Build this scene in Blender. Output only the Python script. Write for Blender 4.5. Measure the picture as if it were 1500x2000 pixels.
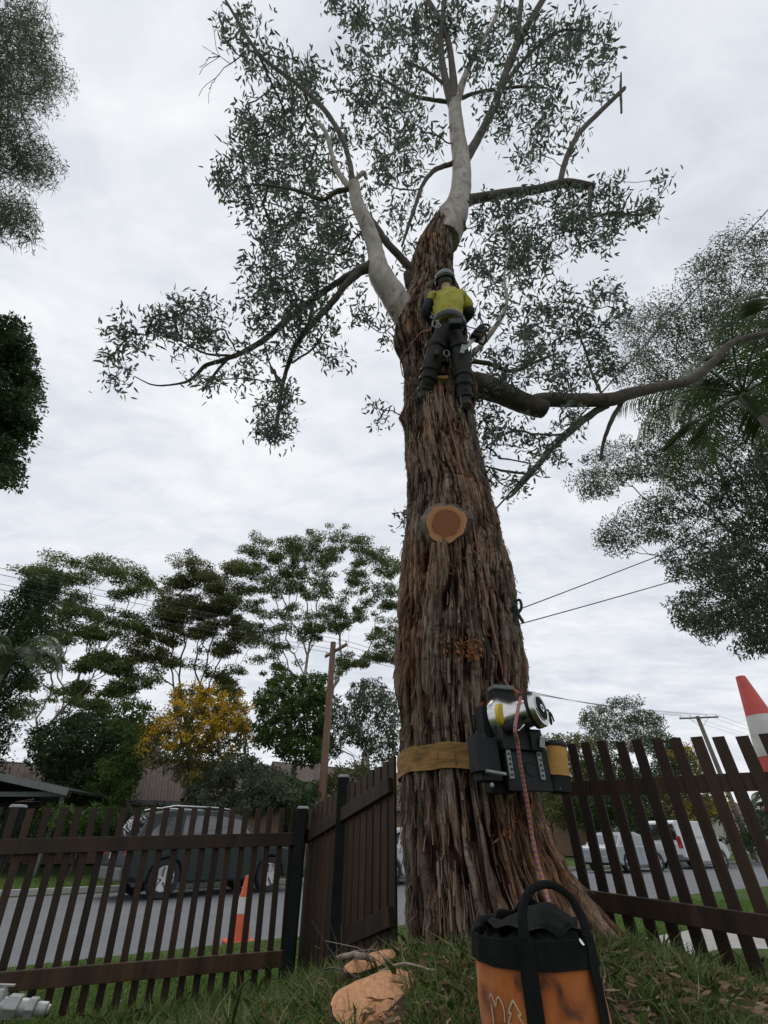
import bpy, bmesh, math, random
import numpy as np
from mathutils import Vector, Matrix

for o in list(bpy.data.objects): bpy.data.objects.remove(o, do_unlink=True)
scene = bpy.context.scene
C = scene.collection
R = math.radians

# ------------------------------------------------------------------ camera
FPX = 850.0                      # focal length in photo pixels (1500 x 2000)
TILT = R(37.3)
CAMP = Vector((0, 0, 1.0))
cam = bpy.data.cameras.new('camera')
cam.sensor_fit = 'VERTICAL'; cam.sensor_height = 24.0; cam.lens = FPX / 2000 * 24.0
cam.clip_start = 0.02; cam.clip_end = 3000
camo = bpy.data.objects.new('camera', cam); C.objects.link(camo)
camo.location = CAMP; camo.rotation_euler = (R(90) + TILT, 0, 0)
scene.camera = camo
scene.render.resolution_x = 768; scene.render.resolution_y = 1024

# ------------------------------------------------------------------ sky, sun, exposure
SUN_EL, SUN_AZ = R(58), R(-28)          # azimuth from +Y towards +X
w = bpy.data.worlds.new('World'); scene.world = w; w.use_nodes = True
nt = w.node_tree; N = nt.nodes; Lk = nt.links; N.clear()
out = N.new('ShaderNodeOutputWorld'); bg = N.new('ShaderNodeBackground')
sky = N.new('ShaderNodeTexSky'); sky.sky_type = 'NISHITA'; sky.sun_disc = False
sky.sun_elevation = SUN_EL; sky.sun_rotation = SUN_AZ
sky.air_density = 1.0; sky.dust_density = 1.5
tc = N.new('ShaderNodeTexCoord')
# project the view direction on a flat cloud deck
sep = N.new('ShaderNodeSeparateXYZ'); Lk.new(tc.outputs['Generated'], sep.inputs[0])
mx = N.new('ShaderNodeMath'); mx.operation = 'MAXIMUM'; mx.inputs[1].default_value = 0.0; Lk.new(sep.outputs['Z'], mx.inputs[0])
ad = N.new('ShaderNodeMath'); ad.operation = 'ADD'; ad.inputs[1].default_value = 0.16; Lk.new(mx.outputs[0], ad.inputs[0])
dv = N.new('ShaderNodeVectorMath'); dv.operation = 'DIVIDE'; Lk.new(tc.outputs['Generated'], dv.inputs[0])
cmb = N.new('ShaderNodeCombineXYZ')
for i in range(3): Lk.new(ad.outputs[0], cmb.inputs[i])
Lk.new(cmb.outputs[0], dv.inputs[1])
mp = N.new('ShaderNodeMapping'); mp.inputs['Scale'].default_value = (1.0, 1.7, 0.0); mp.inputs['Rotation'].default_value = (0, 0, R(35)); mp.inputs['Location'].default_value = (3.1, 1.7, 0)
Lk.new(dv.outputs[0], mp.inputs[0])
n1 = N.new('ShaderNodeTexNoise'); n1.inputs['Scale'].default_value = 1.7; n1.inputs['Detail'].default_value = 8; n1.inputs['Roughness'].default_value = 0.55; n1.inputs['Distortion'].default_value = 0.35
Lk.new(mp.outputs[0], n1.inputs['Vector'])
n2 = N.new('ShaderNodeTexNoise'); n2.inputs['Scale'].default_value = 5.5; n2.inputs['Detail'].default_value = 9; n2.inputs['Roughness'].default_value = 0.6; n2.inputs['Distortion'].default_value = 0.5
Lk.new(mp.outputs[0], n2.inputs['Vector'])
mm = N.new('ShaderNodeMix'); mm.data_type = 'FLOAT'; mm.inputs[0].default_value = 0.45
Lk.new(n1.outputs['Fac'], mm.inputs[2]); Lk.new(n2.outputs['Fac'], mm.inputs[3])
cr = N.new('ShaderNodeValToRGB'); Lk.new(mm.outputs[0], cr.inputs[0])
e = cr.color_ramp.elements
e[0].position = 0.32; e[0].color = (0.64, 0.69, 0.77, 1)
e[1].position = 0.66; e[1].color = (0.97, 0.98, 1.0, 1)
m_ = cr.color_ramp.elements.new(0.5); m_.color = (0.82, 0.85, 0.905, 1)
sk = N.new('ShaderNodeMix'); sk.data_type = 'RGBA'; sk.blend_type = 'MULTIPLY'; sk.inputs[0].default_value = 1.0
Lk.new(sky.outputs[0], sk.inputs[6]); sk.inputs[7].default_value = (0.1, 0.1, 0.1, 1)      # sky strength 0.1
mix = N.new('ShaderNodeMix'); mix.data_type = 'RGBA'; mix.inputs[0].default_value = 0.94    # overcast deck over the blue
Lk.new(sk.outputs[2], mix.inputs[6]); Lk.new(cr.outputs[0], mix.inputs[7])
Lk.new(mix.outputs[2], bg.inputs[0]); bg.inputs[1].default_value = 1.0
Lk.new(bg.outputs[0], out.inputs[0])
sl = bpy.data.lights.new('sun', 'SUN'); sl.energy = 0.9; sl.angle = R(25); sl.color = (1, 0.96, 0.9)
so = bpy.data.objects.new('sun', sl); C.objects.link(so)
sd = Vector((math.sin(SUN_AZ) * math.cos(SUN_EL), math.cos(SUN_AZ) * math.cos(SUN_EL), math.sin(SUN_EL)))
so.rotation_euler = sd.to_track_quat('Z', 'Y').to_euler(); so.location = (0, 0, 40)
vs = scene.view_settings; vs.view_transform = 'Standard'; vs.look = 'None'; vs.exposure = 0.0; vs.gamma = 1.0; vs.use_curve_mapping = False

# ------------------------------------------------------------------ helpers
CT, ST = math.cos(TILT), math.sin(TILT)
def ray(px, py):
    x = (px - 750) / FPX; y = (1000 - py) / FPX
    return Vector((x, CT - y * ST, ST + y * CT))
def at(px, py, Y):
    d = ray(px, py); return CAMP + d * (Y / d.y)
def att(px, py, t): return CAMP + ray(px, py) * t
def atz(px, py, z):
    d = ray(px, py); return CAMP + d * ((z - 1.0) / d.z)

ORG = {}
def tag(o, label=None, cat=None, group=None, kind=None):
    if label: o['label'] = label
    if cat: o['category'] = cat
    if group: o['group'] = group
    if kind: o['kind'] = kind
    return o
def root(name, label, cat, loc=(0, 0, 0), rz=0, group=None):
    o = bpy.data.objects.new(name, None); o.empty_display_size = 0.1
    C.objects.link(o); o.location = loc; o.rotation_euler = (0, 0, rz)
    tag(o, label, cat, group); ORG[o.name] = Vector(loc)
    return o
def link(name, me, mat=None, parent=None, loc=None):
    o = bpy.data.objects.new(name, me); C.objects.link(o)
    if mat and not me.materials: me.materials.append(mat)
    if parent is not None: o.parent = parent
    if loc is not None: o.location = loc
    ORG[o.name] = ORG.get(parent.name, Vector()) if parent is not None else Vector()
    return o
def np_mesh(name, V, Fc, smooth=False):
    """V (n,3), Fc (m,k) or list of such arrays"""
    me = bpy.data.meshes.new(name)
    V = np.asarray(V, dtype=np.float32)
    Fl = Fc if isinstance(Fc, list) else [Fc]
    Fl = [np.asarray(f, dtype=np.int32) for f in Fl if len(f)]
    me.vertices.add(len(V)); me.vertices.foreach_set('co', V.ravel())
    nl = sum(f.size for f in Fl); npl = sum(len(f) for f in Fl)
    me.loops.add(nl); me.loops.foreach_set('vertex_index', np.concatenate([f.ravel() for f in Fl]))
    me.polygons.add(npl)
    st = []; off = 0
    for f in Fl:
        st.append(off + np.arange(len(f)) * f.shape[1]); off += f.size
    me.polygons.foreach_set('loop_start', np.concatenate(st).astype(np.int32))
    me.update(calc_edges=True)
    if smooth: me.polygons.foreach_set('use_smooth', np.ones(npl, dtype=bool))
    me.validate()
    return me

class MB:
    """collects shapes into one mesh"""
    def __init__(s): s.v = []; s.f = []; s.uv = None
    def add(s, vs, fs):
        b = len(s.v); s.v += [Vector(p) for p in vs]; s.f += [[i + b for i in f] for f in fs]; return s
    def box(s, c, size, M=None, taper=1.0):
        x, y, z = [k / 2 for k in size]; vs = []
        for sz in (-1, 1):
            t = taper if sz > 0 else 1
            for sx, sy in ((-1, -1), (1, -1), (1, 1), (-1, 1)): vs.append(Vector((sx * x * t, sy * y * t, sz * z)))
        if M is not None: vs = [M @ p for p in vs]
        vs = [p + Vector(c) for p in vs]
        return s.add(vs, [[3, 2, 1, 0], [4, 5, 6, 7], [0, 1, 5, 4], [1, 2, 6, 5], [2, 3, 7, 6], [3, 0, 4, 7]])
    def bar(s, a, b, w_, h_, up=(0, 0, 1)):
        a = Vector(a); b = Vector(b); d = (b - a); L_ = d.length; d.normalize()
        u = Vector(up); sd_ = d.cross(u).normalized(); u = sd_.cross(d).normalized()
        M = Matrix((d, sd_, u)).transposed()
        return s.box((a + b) / 2, (L_, w_, h_), M)
    def tube(s, pts, rad, n=8, cap=True, squash=1.0, up=None):
        pts = [Vector(p) for p in pts]
        if not hasattr(rad, '__len__'): rad = [rad] * len(pts)
        b = len(s.v); prev = None
        for i, p in enumerate(pts):
            d = (pts[min(i + 1, len(pts) - 1)] - pts[max(i - 1, 0)])
            if d.length < 1e-9: d = Vector((0, 0, 1))
            d.normalize()
            if prev is None:
                u = Vector(up) if up else (Vector((0, 0, 1)) if abs(d.z) < .9 else Vector((0, 1, 0)))
            else: u = prev
            u = (u - d * u.dot(d)).normalized(); prev = u; v_ = d.cross(u)
            for k in range(n):
                a = 2 * math.pi * k / n
                s.v.append(p + (u * math.cos(a) * squash + v_ * math.sin(a)) * rad[i])
        for i in range(len(pts) - 1):
            for k in range(n):
                k2 = (k + 1) % n
                s.f.append([b + i * n + k, b + i * n + k2, b + (i + 1) * n + k2, b + (i + 1) * n + k])
        if cap:
            s.f.append([b + k for k in range(n)][::-1]); s.f.append([b + (len(pts) - 1) * n + k for k in range(n)])
        return s
    def lathe(s, prof, c=(0, 0, 0), axis=(0, 0, 1), n=24, cap=True):
        c = Vector(c); ax = Vector(axis).normalized()
        q = ax.to_track_quat('Z', 'Y').to_matrix(); b = len(s.v)
        for r, z in prof:
            for k in range(n):
                a = 2 * math.pi * k / n
                s.v.append(c + q @ Vector((r * math.cos(a), r * math.sin(a), z)))
        for i in range(len(prof) - 1):
            for k in range(n):
                k2 = (k + 1) % n
                s.f.append([b + i * n + k, b + i * n + k2, b + (i + 1) * n + k2, b + (i + 1) * n + k])
        if cap:
            s.f.append([b + k for k in range(n)][::-1]); s.f.append([b + (len(prof) - 1) * n + k for k in range(n)])
        return s
    def prism(s, poly, axis_fn0, axis_fn1):
        """poly 2-D, two functions mapping (u,v) to 3-D for the two caps"""
        n = len(poly); b = len(s.v)
        s.v += [Vector(axis_fn0(u, v)) for u, v in poly] + [Vector(axis_fn1(u, v)) for u, v in poly]
        s.f.append([b + i for i in range(n)][::-1]); s.f.append([b + n + i for i in range(n)])
        for i in range(n):
            j = (i + 1) % n; s.f.append([b + i, b + j, b + n + j, b + n + i])
        return s
    def mesh(s, name, off=None, smooth=False, bevel=0):
        me = bpy.data.meshes.new(name)
        vs = s.v if off is None else [p - off for p in s.v]
        me.from_pydata([tuple(p) for p in vs], [], s.f)
        bm = bmesh.new(); bm.from_mesh(me); bmesh.ops.recalc_face_normals(bm, faces=bm.faces)
        bm.to_mesh(me); bm.free()
        if smooth:
            for p in me.polygons: p.use_smooth = True
        return me
    def build(s, name, mat, parent=None, smooth=False, bevel=0, world=True, kind=None, seg=2):
        off = ORG.get(parent.name) if (parent is not None and world) else None
        me = s.mesh(name, off, smooth)
        o = link(name, me, mat, parent)
        if bevel:
            m = o.modifiers.new('bevel', 'BEVEL'); m.width = bevel; m.segments = seg; m.limit_method = 'ANGLE'; m.angle_limit = R(35)
        if smooth and bevel == 0:
            try: me.set_sharp_from_angle(angle=R(50))
            except Exception: pass
        if kind: o['kind'] = kind
        return o

def rnd(a, b): return random.uniform(a, b)
rng = np.random.default_rng(7); random.seed(7)

# ------------------------------------------------------------------ materials
def newmat(name):
    m = bpy.data.materials.new(name); m.use_nodes = True
    t = m.node_tree; p = t.nodes['Principled BSDF']; return m, t, p
def ramp(t, fac, cols):
    r = t.nodes.new('ShaderNodeValToRGB'); t.links.new(fac, r.inputs[0])
    el = r.color_ramp.elements
    el[0].position, el[0].color = cols[0][0], (*cols[0][1], 1)
    el[1].position, el[1].color = cols[-1][0], (*cols[-1][1], 1)
    for pos, c in cols[1:-1]:
        k = el.new(pos); k.color = (*c, 1)
    return r.outputs[0]
def noise_tex(t, scale, detail=5, rough=0.6, stretch=(1, 1, 1), coord='Object', dist=0.0):
    tc = t.nodes.new('ShaderNodeTexCoord'); mp = t.nodes.new('ShaderNodeMapping'); mp.inputs['Scale'].default_value = stretch
    t.links.new(tc.outputs[coord], mp.inputs[0])
    n = t.nodes.new('ShaderNodeTexNoise'); n.inputs['Scale'].default_value = scale; n.inputs['Detail'].default_value = detail
    n.inputs['Roughness'].default_value = rough; n.inputs['Distortion'].default_value = dist
    t.links.new(mp.outputs[0], n.inputs['Vector']); return n.outputs['Fac']
def bump(t, p, h, strength=0.4, dist=0.01):
    b = t.nodes.new('ShaderNodeBump'); b.inputs['Strength'].default_value = strength; b.inputs['Distance'].default_value = dist
    t.links.new(h, b.inputs['Height']); t.links.new(b.outputs[0], p.inputs['Normal'])
def mixc(t, fac, a, b, mode='MIX'):
    m = t.nodes.new('ShaderNodeMix'); m.data_type = 'RGBA'; m.blend_type = mode
    for sock, val in ((0, fac), (6, a), (7, b)):
        if hasattr(val, 'default_value') or hasattr(val, 'is_linked'): t.links.new(val, m.inputs[sock])
        else: m.inputs[sock].default_value = val if sock == 0 else (*val, 1)
    return m.outputs[2]
def surf(name, cols, scale=8, rough=0.7, bmp=0.3, bd=0.01, stretch=(1, 1, 1), detail=6, metal=0, spec=0.5, fine=None, coat=0):
    m, t, p = newmat(name)
    h = noise_tex(t, scale, detail, 0.6, stretch)
    lo, hi = 0.3, 0.7
    k = len(cols)
    c = ramp(t, h, [(lo + (hi - lo) * i / max(1, k - 1), cc) for i, cc in enumerate(cols)] if k > 1 else [(0, cols[0]), (1, cols[0])])
    t.links.new(c, p.inputs['Base Color'])
    p.inputs['Roughness'].default_value = rough; p.inputs['Metallic'].default_value = metal
    p.inputs['Specular IOR Level'].default_value = spec
    if coat: p.inputs['Coat Weight'].default_value = coat; p.inputs['Coat Roughness'].default_value = 0.05
    if bmp:
        h2 = noise_tex(t, fine or scale * 4, 6, 0.65, stretch); bump(t, p, h2, bmp, bd)
    return m
def leafmat(name, cols, trans=0.3, rough=0.45, tcol=None, spec=0.5):
    m, t, p = newmat(name)
    g = t.nodes.new('ShaderNodeNewGeometry')
    c = ramp(t, g.outputs['Random Per Island'], [(i / (len(cols) - 1), cc) for i, cc in enumerate(cols)])
    t.links.new(c, p.inputs['Base Color']); p.inputs['Roughness'].default_value = rough; p.inputs['Specular IOR Level'].default_value = spec
    tr = t.nodes.new('ShaderNodeBsdfTranslucent'); t.links.new(c if tcol is None else mixc(t, 0.6, c, tcol), tr.inputs[0])
    mx = t.nodes.new('ShaderNodeMixShader'); mx.inputs[0].default_value = trans
    t.links.new(p.outputs[0], mx.inputs[1]); t.links.new(tr.outputs[0], mx.inputs[2])
    t.links.new(mx.outputs[0], t.nodes['Material Output'].inputs[0]); return m

M = {}
# rough furrowed bark: colour follows the real relief attribute "relief" (weathered ridges, red-brown darkening to near black in the furrows)
def bark_mat():
    m, t, p = newmat('stringy_bark')
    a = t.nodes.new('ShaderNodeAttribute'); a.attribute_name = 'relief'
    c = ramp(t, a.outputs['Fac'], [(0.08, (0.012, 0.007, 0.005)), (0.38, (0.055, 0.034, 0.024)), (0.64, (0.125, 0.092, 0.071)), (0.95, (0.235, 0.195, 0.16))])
    big = noise_tex(t, 2.2, 4, 0.6, (1, 1, 0.45))
    red = ramp(t, big, [(0.46, (0, 0, 0)), (0.66, (0.75, 0.75, 0.75))])
    c = mixc(t, red, c, mixc(t, 1.0, c, (1.25, 0.78, 0.52), 'MULTIPLY'))
    fib = noise_tex(t, 34, 7, 0.75, (1, 1, 0.10))
    c = mixc(t, 0.75, c, mixc(t, 1.0, c, ramp(t, fib, [(0.34, (0.30, 0.28, 0.26)), (0.66, (1.7, 1.62, 1.55))]), 'MULTIPLY'))
    spk = noise_tex(t, 130, 4, 0.8); c = mixc(t, 1.0, c, ramp(t, spk, [(0.36, (0.55, 0.53, 0.5)), (0.52, (1, 1, 1)), (0.70, (1.7, 1.7, 1.65))]), 'MULTIPLY')
    stn = noise_tex(t, 1.6, 5, 0.65, (1, 1, 0.6)); c = mixc(t, 1.0, c, ramp(t, stn, [(0.36, (0.42, 0.42, 0.42)), (0.5, (0.95, 0.95, 0.95)), (0.68, (1.2, 1.17, 1.12))]), 'MULTIPLY')
    crk = noise_tex(t, 9, 6, 0.7, (0.5, 0.5, 1.6)); c = mixc(t, 1.0, c, ramp(t, crk, [(0.33, (0.35, 0.33, 0.31)), (0.43, (1, 1, 1))]), 'MULTIPLY')
    gr = noise_tex(t, 5, 5, 0.7); gm = ramp(t, gr, [(0.58, (0, 0, 0)), (0.75, (0.35, 0.35, 0.35))])
    c = mixc(t, gm, c, (0.16, 0.16, 0.13))
    t.links.new(c, p.inputs['Base Color']); p.inputs['Roughness'].default_value = 0.95; p.inputs['Specular IOR Level'].default_value = 0.06
    bump(t, p, fib, 0.9, 0.015); return m
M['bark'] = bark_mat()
M['bark_simple'] = surf('rough_limb_bark', [(0.045, 0.03, 0.024), (0.14, 0.105, 0.085)], 6, 0.9, 0.8, 0.02, (1, 1, 1), 8, fine=22)
def smooth_bark():
    m, t, p = newmat('smooth_gum_bark')
    h = noise_tex(t, 4.2, 8, 0.68, (1, 1, 0.45), dist=0.6)
    c = ramp(t, h, [(0.34, (0.16, 0.105, 0.08)), (0.42, (0.30, 0.24, 0.21)), (0.56, (0.42, 0.365, 0.33)), (0.7, (0.52, 0.47, 0.43))])
    t.links.new(c, p.inputs['Base Color']); p.inputs['Roughness'].default_value = 0.7
    bump(t, p, noise_tex(t, 14, 5), 0.3, 0.02); return m
M['gum'] = smooth_bark()
M['twig'] = surf('dark_twig', [(0.05, 0.04, 0.036), (0.11, 0.09, 0.08)], 12, 0.8, 0)
M['branch'] = surf('dark_branch', [(0.05, 0.04, 0.035), (0.15, 0.12, 0.105)], 5, 0.85, 0.5, 0.02)
M['leaf_main'] = leafmat('gum_leaf', [(0.055, 0.08, 0.066), (0.088, 0.12, 0.088), (0.14, 0.16, 0.10)], 0.46, 0.42)
M['leaf_gum'] = leafmat('far_gum_leaf', [(0.075, 0.108, 0.036), (0.13, 0.165, 0.054), (0.20, 0.215, 0.07)], 0.4, 0.6, None, 0.2)
M['leaf_olive'] = leafmat('olive_leaf', [(0.078, 0.092, 0.038), (0.13, 0.14, 0.054), (0.19, 0.18, 0.065)], 0.4, 0.6, None, 0.2)
M['leaf_dark'] = leafmat('dark_leaf', [(0.026, 0.052, 0.018), (0.046, 0.084, 0.028), (0.074, 0.115, 0.038)], 0.3, 0.6, None, 0.2)
M['leaf_bright'] = leafmat('bright_leaf', [(0.045, 0.085, 0.02), (0.075, 0.13, 0.03), (0.105, 0.165, 0.04)], 0.35, 0.6, None, 0.2)
M['leaf_blue'] = leafmat('grey_green_leaf', [(0.06, 0.085, 0.05), (0.10, 0.125, 0.07), (0.14, 0.16, 0.09)], 0.3, 0.6, None, 0.2)
M['leaf_right'] = leafmat('bluish_gum_leaf', [(0.05, 0.074, 0.046), (0.085, 0.112, 0.062), (0.135, 0.155, 0.085)], 0.42, 0.55, None, 0.25)  # even leaf colour, a darker and bluer green than the far gums
M['wattle'] = leafmat('wattle_blossom', [(0.42, 0.25, 0.012), (0.62, 0.38, 0.02), (0.72, 0.48, 0.05)], 0.35, 0.8)
M['palm'] = leafmat('palm_leaf', [(0.05, 0.085, 0.03), (0.08, 0.12, 0.04), (0.11, 0.14, 0.06)], 0.3, 0.4)
M['grass'] = leafmat('grass_blade', [(0.06, 0.13, 0.016), (0.11, 0.21, 0.028), (0.16, 0.26, 0.045), (0.20, 0.24, 0.06)], 0.35, 0.5)
M['grass_wild'] = leafmat('weedy_grass_blade', [(0.05, 0.10, 0.018), (0.085, 0.15, 0.03), (0.14, 0.19, 0.05), (0.27, 0.24, 0.11)], 0.3, 0.5)
M['litter'] = leafmat('dead_leaf', [(0.10, 0.055, 0.028), (0.22, 0.13, 0.065), (0.34, 0.23, 0.13), (0.16, 0.10, 0.06)], 0.15, 0.7)
M['chips'] = leafmat('wood_chip', [(0.42, 0.20, 0.09), (0.55, 0.30, 0.15), (0.62, 0.40, 0.23)], 0.1, 0.8)
def lawn_mat():
    m, t, p = newmat('lawn_soil')
    h = noise_tex(t, 3.5, 6); c = ramp(t, h, [(0.3, (0.035, 0.065, 0.016)), (0.5, (0.065, 0.115, 0.026)), (0.7, (0.09, 0.13, 0.035))])
    tcn = t.nodes.new('ShaderNodeTexCoord'); ds = t.nodes.new('ShaderNodeVectorMath'); ds.operation = 'DISTANCE'; ds.inputs[1].default_value = (0.3, 2.4, 0.5); t.links.new(tcn.outputs['Object'], ds.inputs[0])
    nz = noise_tex(t, 2.5, 5); ad2 = t.nodes.new('ShaderNodeMath'); ad2.operation = 'MULTIPLY_ADD'; ad2.inputs[1].default_value = 1.6; t.links.new(nz, ad2.inputs[0]); t.links.new(ds.outputs['Value'], ad2.inputs[2])
    dv2 = t.nodes.new('ShaderNodeMath'); dv2.operation = 'MULTIPLY'; dv2.inputs[1].default_value = 0.25; t.links.new(ad2.outputs[0], dv2.inputs[0])
    k = ramp(t, dv2.outputs[0], [(0.38, (1, 1, 1)), (0.56, (0, 0, 0))])
    soil = ramp(t, noise_tex(t, 22, 6, 0.7), [(0.3, (0.030, 0.020, 0.013)), (0.6, (0.085, 0.060, 0.038)), (0.75, (0.17, 0.12, 0.07))])
    t.links.new(mixc(t, k, c, soil), p.inputs['Base Color']); p.inputs['Roughness'].default_value = 0.95; p.inputs['Specular IOR Level'].default_value = 0.15
    bump(t, p, noise_tex(t, 60, 6, 0.65), 0.8, 0.03); return m
M['lawn'] = lawn_mat()
M['asphalt'] = surf('asphalt', [(0.13, 0.135, 0.145), (0.165, 0.17, 0.18)], 1.2, 0.85, 0.5, 0.004, fine=90)
M['concrete'] = surf('concrete', [(0.30, 0.29, 0.27), (0.42, 0.41, 0.39)], 2.5, 0.85, 0.3, 0.004, fine=60)
def fence_mat(name, a, b):
    m, t, p = newmat(name)
    oi = t.nodes.new('ShaderNodeObjectInfo')
    h = noise_tex(t, 10, 6, 0.65, (1, 1, 0.12)); c = ramp(t, h, [(0.3, a), (0.58, b), (0.78, tuple(k * 2.2 for k in b))])
    v = ramp(t, oi.outputs['Random'], [(0, (0.5, 0.5, 0.5)), (1, (1.7, 1.55, 1.4))])
    c = mixc(t, 1.0, c, v, 'MULTIPLY')
    t.links.new(c, p.inputs['Base Color']); p.inputs['Roughness'].default_value = 0.62; p.inputs['Specular IOR Level'].default_value = 0.35
    bump(t, p, noise_tex(t, 38, 5, 0.6, (1, 1, 0.06)), 0.5, 0.004); return m
M['fence'] = fence_mat('stained_timber', (0.011, 0.007, 0.0045), (0.038, 0.021, 0.012))
M['rail'] = fence_mat('stained_rail', (0.015, 0.009, 0.0055), (0.046, 0.027, 0.015))
M['post'] = surf('dark_green_steel', [(0.006, 0.009, 0.008), (0.012, 0.016, 0.014)], 9, 0.75, 0.15, 0.002, spec=0.15)
M['cap'] = surf('weathered_cap', [(0.20, 0.21, 0.21), (0.34, 0.35, 0.35)], 14, 0.5, 0.2, 0.002)
M['black'] = surf('black_steel', [(0.007, 0.008, 0.009), (0.018, 0.02, 0.022)], 12, 0.55, 0.2, 0.002, spec=0.3)
M['steel'] = surf('brushed_steel', [(0.50, 0.49, 0.47), (0.66, 0.65, 0.63)], 10, 0.24, 0.15, 0.001, (1, 1, 12), metal=1.0)
M['galv'] = surf('galvanised_pipe', [(0.22, 0.23, 0.22), (0.40, 0.41, 0.39)], 16, 0.5, 0.3, 0.003, metal=0.4)
M['chrome'] = surf('chrome', [(0.6, 0.6, 0.6), (0.72, 0.72, 0.72)], 5, 0.12, 0, metal=1.0)
M['white'] = surf('white_plastic', [(0.62, 0.62, 0.6), (0.76, 0.76, 0.74)], 9, 0.5, 0.1, 0.002)
M['yellow'] = surf('yellow_paint', [(0.55, 0.40, 0.02), (0.66, 0.5, 0.04)], 9, 0.45, 0.1, 0.002)
def webbing(name, a, b):
    m, t, p = newmat(name)
    h = noise_tex(t, 6, 6, 0.65, (1, 1, 5)); c = ramp(t, h, [(0.32, a), (0.7, b)])
    wv = t.nodes.new('ShaderNodeTexWave'); wv.inputs['Scale'].default_value = 90; wv.bands_direction = 'Z'
    tcn = t.nodes.new('ShaderNodeTexCoord'); t.links.new(tcn.outputs['Object'], wv.inputs['Vector'])
    t.links.new(c, p.inputs['Base Color']); p.inputs['Roughness'].default_value = 0.85
    bump(t, p, wv.outputs['Fac'], 0.35, 0.002); return m
M['strap'] = webbing('worn_orange_webbing', (0.10, 0.056, 0.018), (0.38, 0.205, 0.055))
M['strap_new'] = webbing('orange_webbing', (0.40, 0.21, 0.055), (0.52, 0.29, 0.08))
M['sap'] = surf('sapwood', [(0.50, 0.27, 0.12), (0.66, 0.42, 0.22)], 18, 0.8, 0.4, 0.004)
def rings():
    m, t, p = newmat('sawn_end_grain')
    tcn = t.nodes.new('ShaderNodeTexCoord')
    ln = t.nodes.new('ShaderNodeVectorMath'); ln.operation = 'LENGTH'; t.links.new(tcn.outputs['Object'], ln.inputs[0])
    nz = noise_tex(t, 9, 4, 0.6)
    ad = t.nodes.new('ShaderNodeMath'); ad.operation = 'MULTIPLY_ADD'; t.links.new(nz, ad.inputs[0]); ad.inputs[1].default_value = 0.05
    t.links.new(ln.outputs['Value'], ad.inputs[2])
    c = ramp(t, ad.outputs[0], [(0.02, (0.33, 0.13, 0.055)), (0.121, (0.36, 0.125, 0.055)), (0.130, (0.25, 0.085, 0.035)), (0.138, (0.56, 0.24, 0.10)), (0.17, (0.64, 0.33, 0.16))])
    sn = t.nodes.new('ShaderNodeMath'); sn.operation = 'SINE'
    ml = t.nodes.new('ShaderNodeMath'); ml.operation = 'MULTIPLY'; ml.inputs[1].default_value = 520; t.links.new(ad.outputs[0], ml.inputs[0]); t.links.new(ml.outputs[0], sn.inputs[0])
    rc = ramp(t, sn.outputs[0], [(0.0, (0.66, 0.62, 0.58)), (1, (1.12, 1.12, 1.12))])
    c = mixc(t, 1.0, c, rc, 'MULTIPLY')
    t.links.new(c, p.inputs['Base Color']); p.inputs['Roughness'].default_value = 0.8
    bump(t, p, noise_tex(t, 30, 4, 0.6, (1, 6, 1)), 0.4, 0.004); return m
M['rings'] = rings()
M['sawn'] = surf('fresh_sawn_wood', [(0.46, 0.20, 0.09), (0.58, 0.29, 0.14), (0.66, 0.39, 0.22)], 70, 0.85, 0.6, 0.005, (1, 1, 1), fine=140)
M['oldwood'] = surf('weathered_wood', [(0.16, 0.12, 0.09), (0.34, 0.28, 0.22)], 12, 0.85, 0.5, 0.01)
M['polewood'] = surf('pole_timber', [(0.15, 0.085, 0.055), (0.27, 0.165, 0.11)], 6, 0.85, 0.4, 0.01, (1, 1, 0.08))
M['polegrey'] = surf('grey_pole_timber', [(0.14, 0.12, 0.10), (0.24, 0.21, 0.18)], 6, 0.85, 0.4, 0.01, (1, 1, 0.08))
M['wire'] = surf('black_cable', [(0.02, 0.021, 0.024), (0.03, 0.031, 0.034)], 3, 0.6, 0)
def canvas(name, a, b, fade):
    m, t, p = newmat(name)
    h = noise_tex(t, 9, 4, 0.55, dist=0.8); c = ramp(t, h, [(0.36, a), (0.47, b), (0.72, fade)])
    t.links.new(c, p.inputs['Base Color']); p.inputs['Roughness'].default_value = 0.8
    p.inputs['Sheen Weight'].default_value = 0.15
    bump(t, p, noise_tex(t, 260, 2, 0.5), 0.25, 0.002); return m
M['canvas'] = canvas('orange_canvas', (0.075, 0.022, 0.006), (0.33, 0.082, 0.010), (0.50, 0.155, 0.025))
M['black_canvas'] = surf('black_canvas', [(0.005, 0.006, 0.006), (0.013, 0.014, 0.014)], 20, 0.9, 0.5, 0.003, fine=180, spec=0.15)
M['print'] = surf('pale_print', [(0.48, 0.36, 0.22), (0.55, 0.44, 0.30)], 20, 0.8, 0)
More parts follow.
